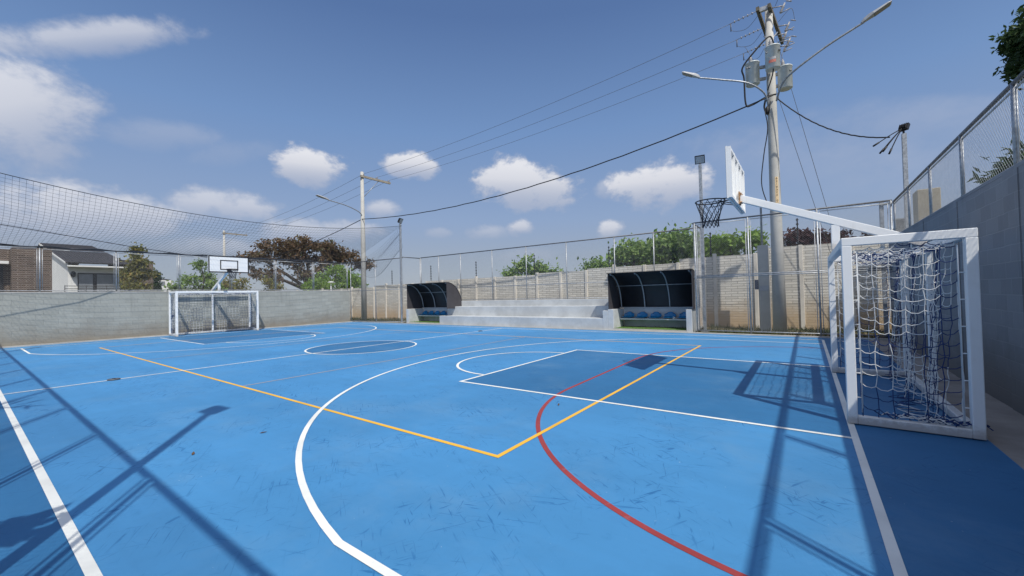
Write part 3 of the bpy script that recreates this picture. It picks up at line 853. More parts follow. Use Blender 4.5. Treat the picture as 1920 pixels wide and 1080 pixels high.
far_hoop['label'] = 'far basketball hoop facing the court with black bordered white board'

# ------------------------------------------------------------------ floodlight poles
M['lens'] = simple('floodlight_glass', (0.42, 0.45, 0.47), 0.25, 0, 0.1, 9)
def floodlight(loc, top, az, label, w=0.10, hs=1.0):
    x, y = loc
    t = thing('floodlight_pole', (x, y, 0), label, 'floodlight', 'square steel floodlight poles')
    b = MB(); b.cbox(x - w / 2, x + w / 2, y - w / 2, y + w / 2, 0.0, top - 0.28, 0.006)
    b.box(x - w * 1.3, x + w * 1.3, y - w * 1.3, y + w * 1.3, 0.0, 0.02); b.build('pole', M['galv'], t)
    d = Vector((math.cos(az), math.sin(az), 0)); s = Vector((-d.y, d.x, 0)); c = Vector((x, y, top - 0.12)) + d * 0.06
    til = R(28)
    f = d * math.cos(til) - Vector((0, 0, 1)) * math.sin(til); u = s.cross(f) * -1
    if u.z < 0: u = -u
    def plate(b, cc, hw, hh, dp):
        vs = []
        for q in (0, 1):
            for i, j in ((-1, -1), (1, -1), (1, 1), (-1, 1)): vs.append(cc + s * (i * hw) + u * (j * hh) - f * (dp * (1 - q)))
        b.prism(vs[4:], 1.0, -f * dp)
    b = MB(); plate(b, c, 0.17 * hs, 0.15 * hs, 0.09)
    for i in range(5):
        b.bar(c - f * 0.11 + s * hs * (-0.12 + 0.06 * i) - u * .11 * hs, c - f * 0.11 + s * hs * (-0.12 + 0.06 * i) + u * .11 * hs, 0.01, 0.05, tuple(f))
    b.bar(Vector((x, y, top - 0.30)), c - f * 0.1, 0.05, 0.03, tuple(s)); ho = b.build('lamp_head', M['black'], t)
    b = MB(); plate(b, c + f * 0.006, 0.145 * hs, 0.125 * hs, 0.004); b.build('lens', M['lens'], ho)
    return t
floodlight((3.42, 15.9), 6.52, math.atan2(-12, -1.5), 'floodlight pole rising behind the near hoop')
floodlight((19.95, 15.24), 6.25, math.atan2(3, -8), 'floodlight pole that holds up the net corner by the smaller dugout')
floodlight((-2.02, 15.35), 6.12, math.atan2(5, -3.5), 'floodlight pole behind the tall shaded wall with a cable tied to it', 0.10, 0.62)
floodlight((3.42, -0.85), 6.35, math.atan2(8, 1), 'floodlight pole whose long shadow crosses the sideline and the fence shadow', 0.08)
floodlight((19.9, -1.16), 6.1, math.atan2(8, -4), 'floodlight pole on the near side holding the net rope')

# ------------------------------------------------------------------ safety net over the far goal
def rope_z(y): u = (y + 1.1) / 16.4; return 5.85 - 4 * 0.85 * u * (1 - u)
t = thing('safety_net', (22, 7, 4), 'black mesh safety net hung from a sagging rope over the far goal', 'net')
b = MB(); b.tube([(19.9, -1.1 + 16.4 * i / 40, rope_z(-1.1 + 16.4 * i / 40)) for i in range(41)], 0.012, 5); b.build('rope', M['net_black'], t)
def netp(i, j, nu, nv):
    u, v = i / nu, j / nv
    y = -1.1 + 16.4 * u
    a = Vector((19.9, y, rope_z(y))); c = Vector((24.88, min(14.85, -1.1 + 16.05 * u), 3.88))
    p = a.lerp(c, v); p.z -= 0.55 * math.sin(math.pi * v) * (0.75 + 0.25 * math.sin(9 * u + 2)) * min(1, 5 * u, 5 * (1 - u))
    p.y += 0.25 * math.sin(5 * u + 3 * v) * math.sin(math.pi * v) * math.sin(math.pi * u)
    return p
nu, nv = 118, 27
grid = [[netp(i, j, nu, nv) for j in range(nv + 1)] for i in range(nu + 1)]
b = MB()
for i in range(nu + 1): b.tube(grid[i], 0.0034, 3, False, False)
for j in range(1, nv + 1): b.tube([grid[i][j] for i in range(nu + 1)], 0.0034, 3, False, False)
b.build('mesh', M['net_black'], t)
b = MB(); nu2, nv2 = 34, 14; g2 = []
for i in range(nu2 + 1):
    u = i / nu2; x = 19.95 + 4.9 * u; y = 15.27 - 0.36 * u
    zt = 5.8 + (3.95 - 5.8) * u - 0.5 * math.sin(math.pi * u); zb = min(zt - .05, 4.4 - 0.6 * u - 1.25 * math.sin(math.pi * u) ** 1.5)
    g2.append([Vector((x + 0.10 * math.sin(3 * u + 4 * j / nv2), y + 0.12 * math.sin(j * .7), zt + (zb - zt) * j / nv2)) for j in range(nv2 + 1)])
for c in g2: b.tube(c, 0.0034, 3, False, False)
for j in range(nv2 + 1): b.tube([c[j] for c in g2], 0.0034 if j < nv2 else 0.006, 3, False, False)
b.build('side_flap', M['net_black'], t)
b = MB(); sm = [(-1.1, 22.7, 4.6), (1.5, 23.2, 4.3), (4, 23.9, 4.02), (6, 24.4, 3.84), (8, 24.6, 3.72), (10, 24.7, 3.55), (12.4, 24.84, 3.88), (13.6, 24.5, 3.4), (14.9, 24.5, 3.2)]
b.tube([(x, y, z) for y, x, z in sm], 0.014, 5); b.build('hem_rope', M['net_black'], t)
b = MB(); b.tube([(24.87, -1.1 + 16 * i / 60, 3.9 + 0.03 * math.sin(i * 1.3)) for i in range(61)], 0.022, 5); b.build('lower_edge', M['net_black'], t)

# ------------------------------------------------------------------ utility poles, lamps, transformers, lines
M['wood'] = simple('weathered_crossarm_wood', (0.13, 0.115, 0.085), 0.85, 0, 0.3, 12, 0.4)
M['wood_pale'] = simple('sun_bleached_crossarm_wood', (0.30, 0.27, 0.22), 0.85, 0, 0.25, 12, 0.4)
M['steel_lamp'] = simple('grey_lamp_housing', (0.42, 0.43, 0.44), 0.5, 0.1, 0.1, 6)
M['lamp_under'] = simple('lamp_diffuser', (0.26, 0.25, 0.22), 0.4, 0, 0.1, 30)
M['transformer'] = simple('pale_grey_transformer_paint', (0.56, 0.60, 0.59), 0.45, 0.1, 0.12, 4)
M['porcelain'] = simple('grey_porcelain', (0.30, 0.30, 0.31), 0.3, 0, 0.15, 20)
def strain(b, p, q, n=5):
    p, q = Vector(p), Vector(q); b.tube([p, q], 0.012, 5)
    ax = (q - p).normalized()
    for i in range(n):
        b.lathe(p.lerp(q, 0.2 + 0.6 * i / (n - 1)), [(0.015, -0.02), (0.055, 0), (0.05, 0.012), (0.015, 0.025)], 8, ax)
P1 = Vector((1.14, 16.78, 0)); P2 = Vector((26.0, 16.75, 0)); P3 = Vector((60, 19.6, 0))
top1 = Vector((1.16, 17.0, 11.75))
t = thing('utility_pole', P1, 'thick concrete utility pole carrying three grey transformers behind the near hoop', 'utility pole', 'concrete utility poles along the far side')
b = MB(); b.tube([P1 + Vector((0, 0, -.1)), P1.lerp(top1, .33), P1.lerp(top1, .66), top1], [0.215, 0.18, 0.15, 0.12], 20); b.build('shaft', M['pole_concrete'], t)
b = MB(); b.bar((1.47, 16.5, 11.62), (1.27, 19.3, 11.62), 0.10, 0.14); b.build('crossarm', M['wood'], t)
b = MB(); b.bar((1.12, 16.55, 11.62), (0.84, 19.5, 11.62), 0.10, 0.14); b.build('crossarm', M['wood'], t)
b = MB(); b.tube([(1.40, 18.4, 11.55), (1.20, 17.0, 10.6)], 0.025, 6); b.tube([(0.95, 18.4, 11.55), (1.10, 17.0, 10.6)], 0.025, 6)
b.box(1.14, 1.44, 16.62, 16.72, 11.55, 11.70); b.build('brace', M['galv'], t)
ends1 = [(1.46, 16.7, 11.66), (1.38, 17.95, 11.66), (1.28, 19.2, 11.66)]
b = MB()
for e in ends1: strain(b, e, (e[0] + 0.95, e[1], e[2] - 0.12))
b.build('strain_insulator', M['porcelain'], t)
for i, (y, z) in enumerate(((16.75, 11.55), (18.0, 11.5), (18.5, 11.45), (19.0, 11.4), (19.45, 11.45))):
    b = MB(); x = 0.82 - 0.1 * (i % 2)
    b.tube([(x + 0.25, y, z + 0.05), (x - 0.12, y, z - 0.02)], 0.02, 5)
    b.lathe((x - 0.02, y, z - 0.25), [(0.03, 0)] + [(q, 0.04 * k + 0.04) for k, q in enumerate((.05, .03, .05, .03, .05, .03))] + [(0.03, 0.34)], 8, (-0.45, 0, 1))
    b.tube([(x - 0.02, y, z - 0.25), (x - 0.30, y + 0.05, z - 0.16)], 0.016, 5); b.tube([(x - 0.2, y, z + 0.12), (x - 0.36, y + .03, z + 0.05)], 0.02, 5)
    b.build('fuse_cutout', M['porcelain'], t)
def jig(b, pts, r=0.008):
    P = [Vector(p) for p in pts]; out = []
    for i in range(len(P) - 1):
        p0 = P[max(i - 1, 0)]; p1 = P[i]; p2 = P[i + 1]; p3 = P[min(i + 2, len(P) - 1)]
        for k in range(6):
            s = k / 6
            out.append(0.5 * ((2 * p1) + (p2 - p0) * s + (2 * p0 - 5 * p1 + 4 * p2 - p3) * s * s + (3 * p1 - p0 - 3 * p2 + p3) * s ** 3))
    b.tube(out + [P[-1]], r, 6)
b = MB()
for y, x in ((16.7, 2.35), (17.95, 2.3), (19.2, 2.2)):
    jig(b, [(x, y, 11.5), (x - 0.05, y, 11.25), (x - .5, y, 11.15), (1.45, y, 11.5)], 0.007)
    b.tube([(x, y, 11.55), (x, y, 11.25)], 0.018, 5)
jig(b, [(0.95, 16.8, 11.65), (0.6, 16.6, 12.2), (0.45, 16.75, 11.85), (0.5, 16.8, 11.6)], 0.007)
jig(b, [(0.9, 17.9, 11.65), (0.5, 17.9, 12.0), (0.4, 18.0, 11.6)], 0.007)
jig(b, [(1.68, 16.72, 9.95), (1.9, 16.8, 10.5), (2.1, 18, 11.2)], 0.007); jig(b, [(1.05, 16.5, 10.3), (0.9, 17.4, 10.8), (0.6, 18.4, 11.2)], 0.007)
jig(b, [(0.85, 17.15, 9.75), (0.7, 17.6, 10.6), (0.6, 19.0, 11.2)], 0.007)
b.build('jumper_wire', M['rail_dark'], t)
b = MB()
jig(b, [(1.02, 16.55, 10.2), (1.15, 16.45, 10.45), (1.6, 16.3, 10.0), (1.98, 16.3, 9.55), (1.95, 16.4, 9.2), (1.93, 16.5, 8.3), (1.75, 16.55, 8.22), (1.3, 16.65, 8.42), (1.0, 16.7, 8.45)], 0.028)
jig(b, [(1.0, 16.5, 10.15), (1.02, 16.3, 9.8), (1.06, 16.32, 9.1), (1.25, 16.55, 8.6)], 0.02)
jig(b, [(1.3, 16.5, 8.4), (1.38, 16.5, 8.0), (1.25, 16.5, 7.7), (1.18, 16.55, 8.2)], 0.016)
jig(b, [(1.2, 16.52, 8.5), (1.35, 16.45, 8.0), (1.28, 16.4, 7.2), (1.42, 16.4, 6.3), (1.52, 16.4, 5.3), (1.38, 16.42, 4.6), (1.3, 16.55, 4.5)], 0.018)
b.lathe((1.28, 16.5, 7.75), [(0.05, 0), (0.07, 0.05), (0.06, 0.2), (0.03, 0.26)], 8)
b.build('service_cable', M['cable'], t)
# painted pole number
SZ0, SZ1 = 4.58, 5.52
def shaft_c(z): u = z / 11.75; return P1.x + .02 * u, P1.y + .22 * u, (0.215 - .035 * min(1, u / .33)) if u < .33 else 0.18 - .03 * (u - .33) / .33
b = MB(); vs = []; NR = 12
for k in range(NR + 1):
    z = SZ0 + (SZ1 - SZ0) * k / NR; cx, cy, rr = shaft_c(z)
    for q in range(6):
        a = R(-112) + R(36) * (q / 5 - .5); vs.append((cx + (rr + .004) * math.cos(a), cy + (rr + .004) * math.sin(a), z))
b.add(vs, [(6 * k + q, 6 * k + q + 1, 6 * k + q + 7, 6 * k + q + 6) for k in range(NR) for q in range(5)], True)
b.build('number_strip', simple('cream_number_paint', (0.66, 0.50, 0.30), 0.8, 0, 0.15, 30), t)
M['ink'] = simple('dark_stencil_ink', (0.06, 0.04, 0.02), 0.8)
for k, ch in enumerate("8518624 0"):
    if ch == ' ': continue
    cu = bpy.data.curves.new('pole_digit', 'FONT'); cu.body = ch; cu.size = 0.105; cu.align_x = 'CENTER'; cu.align_y = 'CENTER'; cu.extrude = 0.001
    tmp = bpy.data.objects.new('tmp', cu); COL.objects.link(tmp)
    me = bpy.data.meshes.new_from_object(tmp.evaluated_get(bpy.context.evaluated_depsgraph_get()))
    bpy.data.objects.remove(tmp); me.name = 'pole_digit'
    o = bpy.data.objects.new('pole_digit', me); COL.objects.link(o)
    z = SZ1 - 0.07 - 0.099 * k; cx, cy, rr = shaft_c(z); a = R(-112); rr += 0.0065
    o.parent = t
    o.location = Vector((cx - P1.x + rr * math.cos(a), cy - P1.y + rr * math.sin(a), z))
    o.rotation_euler = (R(90), 0, a + R(90)); me.materials.clear(); me.materials.append(M['ink'])

M['sticker_red'] = simple('faded_red_sticker', (0.50, 0.16, 0.12), 0.7, 0, 0.3, 30)
def transformer(c, label, az, sticker=False):
    t = thing('transformer', c, label, 'transformer', 'pole mounted transformers')
    c = Vector(c); b = MB()
    b.lathe(c, [(0.20, -0.42), (0.225, -0.40), (0.225, 0.33), (0.24, 0.34), (0.24, 0.37), (0.21, 0.39), (0.10, 0.43)], 20); b.build('tank', M['transformer'], t)
    b = MB()
    for dx, dy in ((0.05, 0.0),):
        b.lathe(c + Vector((dx, dy, 0.42)), [(0.04, 0)] + [(q, 0.035 * k + .02) for k, q in enumerate((.075, .045, .07, .045, .06, .035))] + [(0.015, 0.28)], 10)
    b.build('bushing', M['porcelain'], t)
    d = Vector((math.cos(az), math.sin(az), 0))
    for z in (0.18, -0.25):
        b = MB(); b.bar(c + Vector((0, 0, z)) + d * 0.2, c + Vector((0, 0, z)) + d * 0.42, 0.07, 0.10); b.build('hanger', M['galv'], t)
    b = MB(); s = Vector((-d.y, d.x, 0))
    for k in (-1, 0, 1): b.lathe(c + s * 0.22 * (1 if k else 0.9) * (k or 1) * 0.9 - d * (0.13 if k else 0.2) + Vector((0, 0, 0.15)), [(0.02, -.03), (0.035, 0), (0.02, 0.04)], 8, tuple(-d))
    b.build('terminal', M['porcelain'], t)
    b = MB()                                       # red and white sticker on the tank
    if sticker:
        for z0, z1, mi in ((-0.26, -0.16, 0), (-0.15, -0.06, 1)):
            b.mi = mi; vs = []
            for q in range(9):
                a = R(-118 + 7 * q); vs += [c + Vector((0.2275 * math.cos(a), 0.2275 * math.sin(a), z0)), c + Vector((0.2275 * math.cos(a), 0.2275 * math.sin(a), z1))]
            b.add(vs, [(2 * q, 2 * q + 2, 2 * q + 3, 2 * q + 1) for q in range(8)])
        b.build('sticker', [M['sticker_red'], M['rib']], t)
    return t
transformer((1.70, 16.62, 9.38), 'grey transformer hung beside the pole above the shorter lamp arm', math.atan2(.15, -.5))
transformer((1.06, 16.36, 9.62), 'grey transformer hung highest on the front of the thick pole', math.atan2(.5, .1), True)
transformer((0.74, 17.1, 9.12), 'grey transformer partly hidden behind the thick pole', math.atan2(-.1, .5))

def street_light(label, pts, end_dir, size=(0.62, 0.22)):
    P = [Vector(p) for p in pts]
    t = thing('street_light', P[0], label, 'street light', 'street lights on the utility poles')
    b = MB(); jig(b, P, 0.032); b.build('arm', M['galv'], t)
    f = Vector(end_dir).normalized(); s = f.cross(Vector((0, 0, 1))).normalized(); u = s.cross(f)
    Ln, wd = size; b = MB(); vs = []
    st = [(0.0, 0.35, .05), (0.12, 0.55, .09), (0.30, 0.80, .10), (0.42, 1.0, .08), (0.9, 1.0, .05), (1.0, 0.85, .03)]
    for a, w, h in st:
        c = P[-1] + f * (a * Ln - 0.05)
        for i, j in ((-1, 0), (-.8, 1), (.8, 1), (1, 0)): vs.append(c + s * (i * w * wd / 2) + u * (j * h))
    fs = []
    for k in range(len(st) - 1):
        for i in range(4): fs.append((4 * k + i, 4 * k + (i + 1) % 4, 4 * k + 4 + (i + 1) % 4, 4 * k + 4 + i))
    n = 4 * len(st); fs += [(3, 2, 1, 0), (n - 4, n - 3, n - 2, n - 1)]
    b.add(vs, fs); ho = b.build('lamp_head', M['steel_lamp'], t, 0.008)
    b = MB(); vs = []
    for a in (0.44, 0.95):
        c = P[-1] + f * (a * Ln - 0.05) - u * 0.004
        vs += [c - s * (wd * .41), c + s * (wd * .41)]
    b.prism([vs[0], vs[1], vs[3], vs[2]], 0.01, -u); b.build('diffuser', M['lamp_under'], ho)
    return t
street_light('street light on the shorter arm beside the transformers', [(1.24, 16.6, 8.05), (1.35, 16.3, 8.45), (1.8, 15.9, 8.78), (2.6, 15.7, 9.08), (3.32, 15.55, 9.33)], (0.68, -0.1, 0.40), (0.68, 0.24))
street_light('street light on the longer arm reaching up toward the shaded wall', [(1.0, 16.55, 8.15), (0.80, 16.1, 8.5), (0.45, 15.7, 8.66), (-0.4, 15.6, 9.1), (-1.28, 15.52, 9.44)], (-0.66, -0.03, 0.32), (0.74, 0.26))

def small_pole(base, h, label, arm_y, far=False):
    t = thing('utility_pole', base, label, 'utility pole', 'concrete utility poles along the far side')
    x, y = base[0], base[1]
    b = MB(); b.tube([(x, y, -.1), (x - .02, y, h * .5), (x - .03, y, h)], [0.20, 0.16, 0.11], 16); b.build('shaft', M['pole_concrete'], t)
    za = h - 0.35
    b = MB(); b.bar((x - .15, y - 0.2, za), (x - .15, y + arm_y, za), 0.11, 0.15); b.build('crossarm', M['wood_pale'], t)
    b = MB(); b.tube([(x - .14, y + arm_y * .55, za - .07), (x - .1, y + .12, za - 1.4)], 0.025, 6); b.build('brace', M['galv'], t)
    b = MB()
    for q in (0.05, arm_y * .5, arm_y * .95): b.lathe((x - .15, y + q, za + .08), [(0.02, 0), (0.05, 0.05), (0.035, 0.09), (0.05, 0.12), (0.0, 0.17)], 8)
    b.build('pin_insulator', M['porcelain'], t)
    return t
small_pole(P2, 10.65, 'slender pale concrete pole with one sided wooden crossarm beyond the far corner', 2.35)
small_pole(P3, 10.6, 'distant concrete pole top with crossarm seen above the far backboard', 2.6)
street_light('street light on the slender pole beyond the far corner', [(25.9, 16.65, 7.5), (25.9, 16.3, 7.75), (25.9, 15.4, 8.0), (25.9, 14.1, 8.15)], (0.0, -0.95, 0.2), (0.85, 0.28))

def wire(label, p, q, sag, r=0.009, name='power_line', cat='cable', group='power lines on the poles', wob=0.0):
    p, q = Vector(p), Vector(q); pts = []
    n = 40
    for i in range(n + 1):
        u = i / n; c = p.lerp(q, u); c.z -= 4 * sag * u * (1 - u) + wob * math.sin(i * 2.3) * math.sin(math.pi * u); pts.append(c)
    b = MB(); b.tube(pts, r, 5)
    return tag(b.build(name, M['cable'] if r > .012 else M['rail_dark']), label, cat, group)
za2 = 10.65 - 0.35 + 0.2
whose = ('nearest', 'middle', 'outermost')
for k in range(3):
    e = ends1[k]; y2 = 16.75 + (0.05, 1.17, 2.23)[k]
    wire(f'{whose[k]} thin power line between the transformer pole and the slender pole', (e[0] + .95, e[1], e[2] - .12), (25.85, y2, za2), 0.35, 0.008)
    wire(f'{whose[k]} thin power line between the slender pole and the distant pole', (25.85, y2, za2), (59.85, 19.6 + (0.05, 1.3, 2.47)[k], 10.45), 0.6, 0.010)
wire('thick black cable sagging from the transformer pole to the slender pole', (1.1, 16.6, 8.40), (25.9, 16.65, 7.22), 0.95, 0.026, wob=0.012)
wire('thick black cable descending from the slender pole past the brown tree', (25.9, 16.65, 7.22), (59.9, 19.6, 6.5), 0.9, 0.026)
wire('black cable hanging between the transformer pole and the floodlight by the wall', (1.0, 16.66, 8.30), (-1.72, 15.3, 5.80), 0.42, 0.02, wob=0.008)
wire('taut steel guy wire coming down from the pole collar', (1.0, 16.85, 8.6), (-1.0, 17.9, 0.1), 0.0, 0.008, 'guy_wire', 'guy wire', 'guy wires of the thick pole')
wire('taut steel guy wire coming down from near the crossarms', (0.95, 17.1, 10.6), (-1.2, 18.2, 0.1), 0.0, 0.008, 'guy_wire', 'guy wire', 'guy wires of the thick pole')
t = thing('cable_bundle', (-1.9, 15.3, 5.7), 'bundle of loose black cable ends tied to the floodlight by the wall', 'cable')
b = MB()
for i, (dx, dz) in enumerate(((0.30, -.42), (0.20, -.50), (0.46, -.26), (0.36, -.46))):
    e = Vector((-1.94 + dx, 15.25, 5.95 + dz)); s = Vector((-1.97, 15.3, 6.0)).lerp(e, 0.45)
    jig(b, [(-1.98, 15.3, 5.98), s, e], 0.014); b.tube([e, e + (e - s).normalized() * 0.16], 0.026, 6)
b.build('cable_ends', M['cable'], t)

# meter column
t = thing('meter_column', (1.62, 17.35, 0), 'square concrete meter column standing beside the thick pole', 'column')
b = MB(); b.cbox(1.44, 1.79, 17.2, 17.5, -0.05, 3.16, 0.012); b.build('column_body', M['pole_concrete'], t)
b = MB(); b.cbox(1.45, 1.78, 17.14, 17.198, 1.46, 1.66, 0.006); b.build('meter_strip', M['rib'], t)
b = MB(); b.cbox(1.79, 1.90, 17.12, 17.26, 1.52, 1.88, 0.006); b.build('meter_box', simple('navy_box', (0.05, 0.06, 0.10), 0.5), t)
b = MB(); b.tube([(1.64, 17.35, 3.16), (1.64, 17.35, 4.72), (1.60, 17.33, 4.8), (1.54, 17.33, 4.78)], 0.035, 8); b.build('conduit', M['galv'], t)

# things beyond the tall wall
t = thing('concrete_cabinet', (-2.75, 17.3, 2.6), 'rough concrete cabinet standing behind the fence on the tall wall', 'cabinet')
b = MB(); b.cbox(-3.02, -2.50, 17.0, 17.62, 0.0, 4.48, 0.02); b.build('cabinet_body', concrete('rough_concrete', (0.36, 0.31, 0.22), 0.2, 0.8), t)
t = thing('steel_stub_post', (-1.62, 16.5, 0), 'short grey steel post behind the fence corner by the tall wall', 'post')
b = MB(); b.cbox(-1.67, -1.57, 16.45, 16.55, 0, 4.18, 0.006); b.build('post_shaft', M['galv'], t)
b = MB(); b.bar((-1.6, 16.45, 4.05), (-1.95, 16.4, 4.1), 0.06, 0.06); b.build('bracket', M['galv'], t)
t = thing('utility_box', (-1.95, 16.0, 0), 'small dark metal box behind the fence at the end of the tall wall', 'box')
b = MB(); b.cbox(-2.05, -1.86, 15.9, 16.1, 0.0, 3.5, 0.01); b.build('box_body', M['rail_dark'], t)
b = MB(); b.bar((-1.95, 15.86, 3.5), (-1.95, 16.14, 3.5), 0.26, 0.03); b.build('lid', M['galv'], t)
b = MB(); b.box(-40, -1.84, -30, 15.8, -0.02, 2.6)
tag(b.build('embankment', bpy.data.materials['dry_soil_and_grass']), kind='structure')

# caps of the volleyball post sleeves
for x, y, lb in ((HALF, 1.43, 'dark oval sleeve cap on the halfway line near the fence shadow'), (HALF, 12.86, 'dark oval sleeve cap on the halfway line near the bleachers')):
    t = thing('sleeve_cap', (x, y, 0.02), lb, 'floor cap', 'floor sleeve caps on the halfway line')
    b = MB(); b.lathe((x, y, 0.0), [(0.10, 0.0), (0.10, 0.022), (0.09, 0.026)], 20); b.build('cap_plate', M['rail_dark'], t)
    b = MB(); b.lathe((x, y, 0.026), [(0.03, 0.0), (0.03, 0.006), (0.02, 0.008)], 10); b.build('lifting_eye', M['black'], t)

# leaves blown onto the court
M['dry_leaf'] = simple('dry_leaf', (0.10, 0.06, 0.03), 0.8, 0, 0.3, 60)
for i, (x, y, a, lb) in enumerate(((5.41, 0.95, .4, 'curled dry leaf lying on the court beyond the tip of the lamp shadow'), (5.50, 1.64, 2.1, 'small dry leaf lying inside the yellow line near the three point arc'),
                                   (3.16, 4.42, 1.2, 'small dark leaf lying in front of the free throw corner'))):
    b = MB(); c, q = math.cos(a), math.sin(a)
    P = [(.62 * u, .55 * v, .5 * w) for u, v, w in [(-.06, 0, .012), (-.02, .025, .018), (.03, .02, .026), (.065, 0, .034), (.03, -.022, .022), (-.02, -.02, .02)]]
    b.prism([(x + u * c - v * q, y + u * q + v * c, w) for u, v, w in P], 0.002, (0, 0, -1))
    tag(b.build('fallen_leaf', M['dry_leaf']), lb, 'leaf', 'dry leaves on the court')

# ------------------------------------------------------------------ vegetation
def leaves(b_v, b_f, pts, size, rg, droop=0.3, asp=0.5):
    n = len(pts)
    ax = rg.normal(size=(n, 3)); ax[:, 2] -= droop; ax /= np.linalg.norm(ax, axis=1)[:, None]
    w = np.cross(ax, rg.normal(size=(n, 3))); w /= np.linalg.norm(w, axis=1)[:, None]
    nr = np.cross(ax, w)
    s = size * (0.6 + 0.8 * rg.random(n))[:, None]
    base = len(b_v) // 1
    a = pts; c = pts + ax * s; m1 = pts + ax * s * .5 + w * s * asp * .5 + nr * s * .08; m2 = pts + ax * s * .5 - w * s * asp * .5 + nr * s * .08
    return np.stack([a, m1, c, m2], 1).reshape(-1, 3)
def plant(name, label, cat, base, blobs, mat, leaf, trunk=0.12, fork=0.45, group=None, bark=None, clump=0.28, seed=1, droop=0.3, asp=0.5, stems=1, limbs=True, per=38):
    """blobs: (x,y,z,rx,ry,rz,clumps)"""
    rg = np.random.default_rng(seed); t = thing(name, base, label, cat, group)
    base = Vector(base); allp = []; tips = []
    for bx, by, bz, rx, ry, rz, k in blobs:
        d = rg.normal(size=(k, 3)); d /= np.linalg.norm(d, axis=1)[:, None]
        rr = (0.35 + 0.65 * rg.random(k) ** 0.55)[:, None]
        cen = d * rr * np.array([rx, ry, rz]) + np.array([bx, by, bz])
        for c in cen:
            q = int(per * (0.6 + 0.8 * rg.random())); cs = clump * (0.6 + 0.8 * rg.random())
            allp.append(rg.normal(size=(q, 3)) * np.array([cs, cs, cs * .6]) + c)
        tips.append((Vector((bx, by, bz)), [Vector(c) for c in cen[:: max(1, k // 7)]]))
    pts = np.concatenate(allp); v = leaves([], [], pts, leaf, rg, droop, asp)
    me = bpy.data.meshes.new('crown'); n = len(pts)
    me.from_pydata((v - np.array(base)).tolist(), [], [(4 * i, 4 * i + 1, 4 * i + 2, 4 * i + 3) for i in range(n)])
    me.materials.append(mat); o = bpy.data.objects.new('crown', me); COL.objects.link(o); o.parent = t
    b = MB(); bark = bark or M['bark']
    mz = min(z - rz for _, _, z, _, _, rz, _ in blobs)
    fk = base + Vector((0, 0, max(0.3, (mz - base.z) * 0.9 if mz > base.z + .3 else fork)))
    b.tube([base + Vector((0, 0, -.1)), base.lerp(fk, .5) + Vector((0.05, -.04, 0)), fk], [trunk * 1.25, trunk, trunk * .85], 10)
    if limbs:
        for c, ts in tips:
            md = fk.lerp(c, .5) + Vector((rg.normal() * .15, rg.normal() * .15, .1))
            b.tube([fk, md, c], [trunk * .75, trunk * .5, trunk * .3], 7)
            for e in ts: b.tube([c, c.lerp(e, .5) + Vector((0, 0, .05)), e], [trunk * .28, trunk * .18, trunk * .07], 5)
    b.build('trunk', bark, t)
    return t
M['bark'] = simple('dark_bark', (0.055, 0.042, 0.032), 0.9, 0, 0.3, 8, 0.6)
M['lf_brown'] = leaf_mat('brown_pod_foliage', (0.15, 0.115, 0.070), (0.24, 0.155, 0.095), (0.14, 0.15, 0.07))
M['lf_green'] = leaf_mat('bright_green_foliage', (0.14, 0.26, 0.035), (0.24, 0.38, 0.06), (0.32, 0.42, 0.10))
M['lf_mid'] = leaf_mat('mid_green_foliage', (0.15, 0.26, 0.055), (0.24, 0.36, 0.09), (0.33, 0.42, 0.15))
M['lf_dark'] = leaf_mat('dark_green_foliage', (0.030, 0.065, 0.022), (0.055, 0.10, 0.035), (0.09, 0.14, 0.045))
M['lf_olive'] = leaf_mat('yellowing_foliage', (0.16, 0.18, 0.045), (0.26, 0.25, 0.07), (0.38, 0.27, 0.08))
M['lf_red'] = leaf_mat('dark_red_foliage', (0.060, 0.022, 0.022), (0.10, 0.034, 0.03), (0.05, 0.05, 0.02))
plant('acacia_tree', 'wide brown spreading tree behind the far wall', 'tree', (48, 24.6, 0),
      [(48, 21.0, 7.5, 1.6, 2.2, 0.9, 30), (48, 23.6, 7.9, 1.6, 2.0, 0.8, 30), (48, 26.6, 7.9, 1.5, 1.7, 0.8, 26), (48, 29.0, 6.9, 1.5, 2.2, 0.7, 26), (48, 31.5, 6.1, 1.2, 1.8, 0.6, 16),
       (48, 18.9, 6.2, 1.2, 1.9, 0.5, 18), (48, 22.3, 6.2, 1.6, 2.2, .8, 22), (48, 25.8, 6.3, 1.6, 2.4, 0.8, 24), (48, 24.0, 4.8, 1.5, 2.0, 0.9, 18), (48, 20.2, 4.2, 0.8, 0.6, 1.5, 14), (48, 18.2, 4.8, .5, .5, .8, 5)],
      M['lf_brown'], 0.34, 0.34, clump=0.34, seed=3, per=44)
plant('green_shrub', 'rounded bright green shrub in front of the brown spreading tree', 'shrub', (36, 20.4, 0),
      [(36, 20.5, 3.2, 1.4, 1.7, 1.5, 60), (36, 22.2, 2.9, 1.2, 1.3, 1.2, 34), (36, 18.6, 2.6, 1.1, 1.1, 0.9, 26), (36, 20.6, 1.6, 1.4, 2.4, .9, 26)], M['lf_green'], 0.22, 0.16, clump=0.26, seed=4, per=60)
plant('conical_tree', 'yellowing conical tree in front of the brick block by the white house', 'tree', (34, 6.2, 0),
      [(34, 6.2, 4.9, .2, .2, .35, 6), (34, 6.15, 4.25, .45, .5, .4, 16), (34, 6.2, 3.4, .6, .68, .5, 26), (34, 6.2, 2.5, .7, .78, .6, 28), (34, 6.2, 1.6, .7, .7, .5, 14)], M['lf_olive'], 0.17, 0.08, clump=0.15, seed=5, per=52)
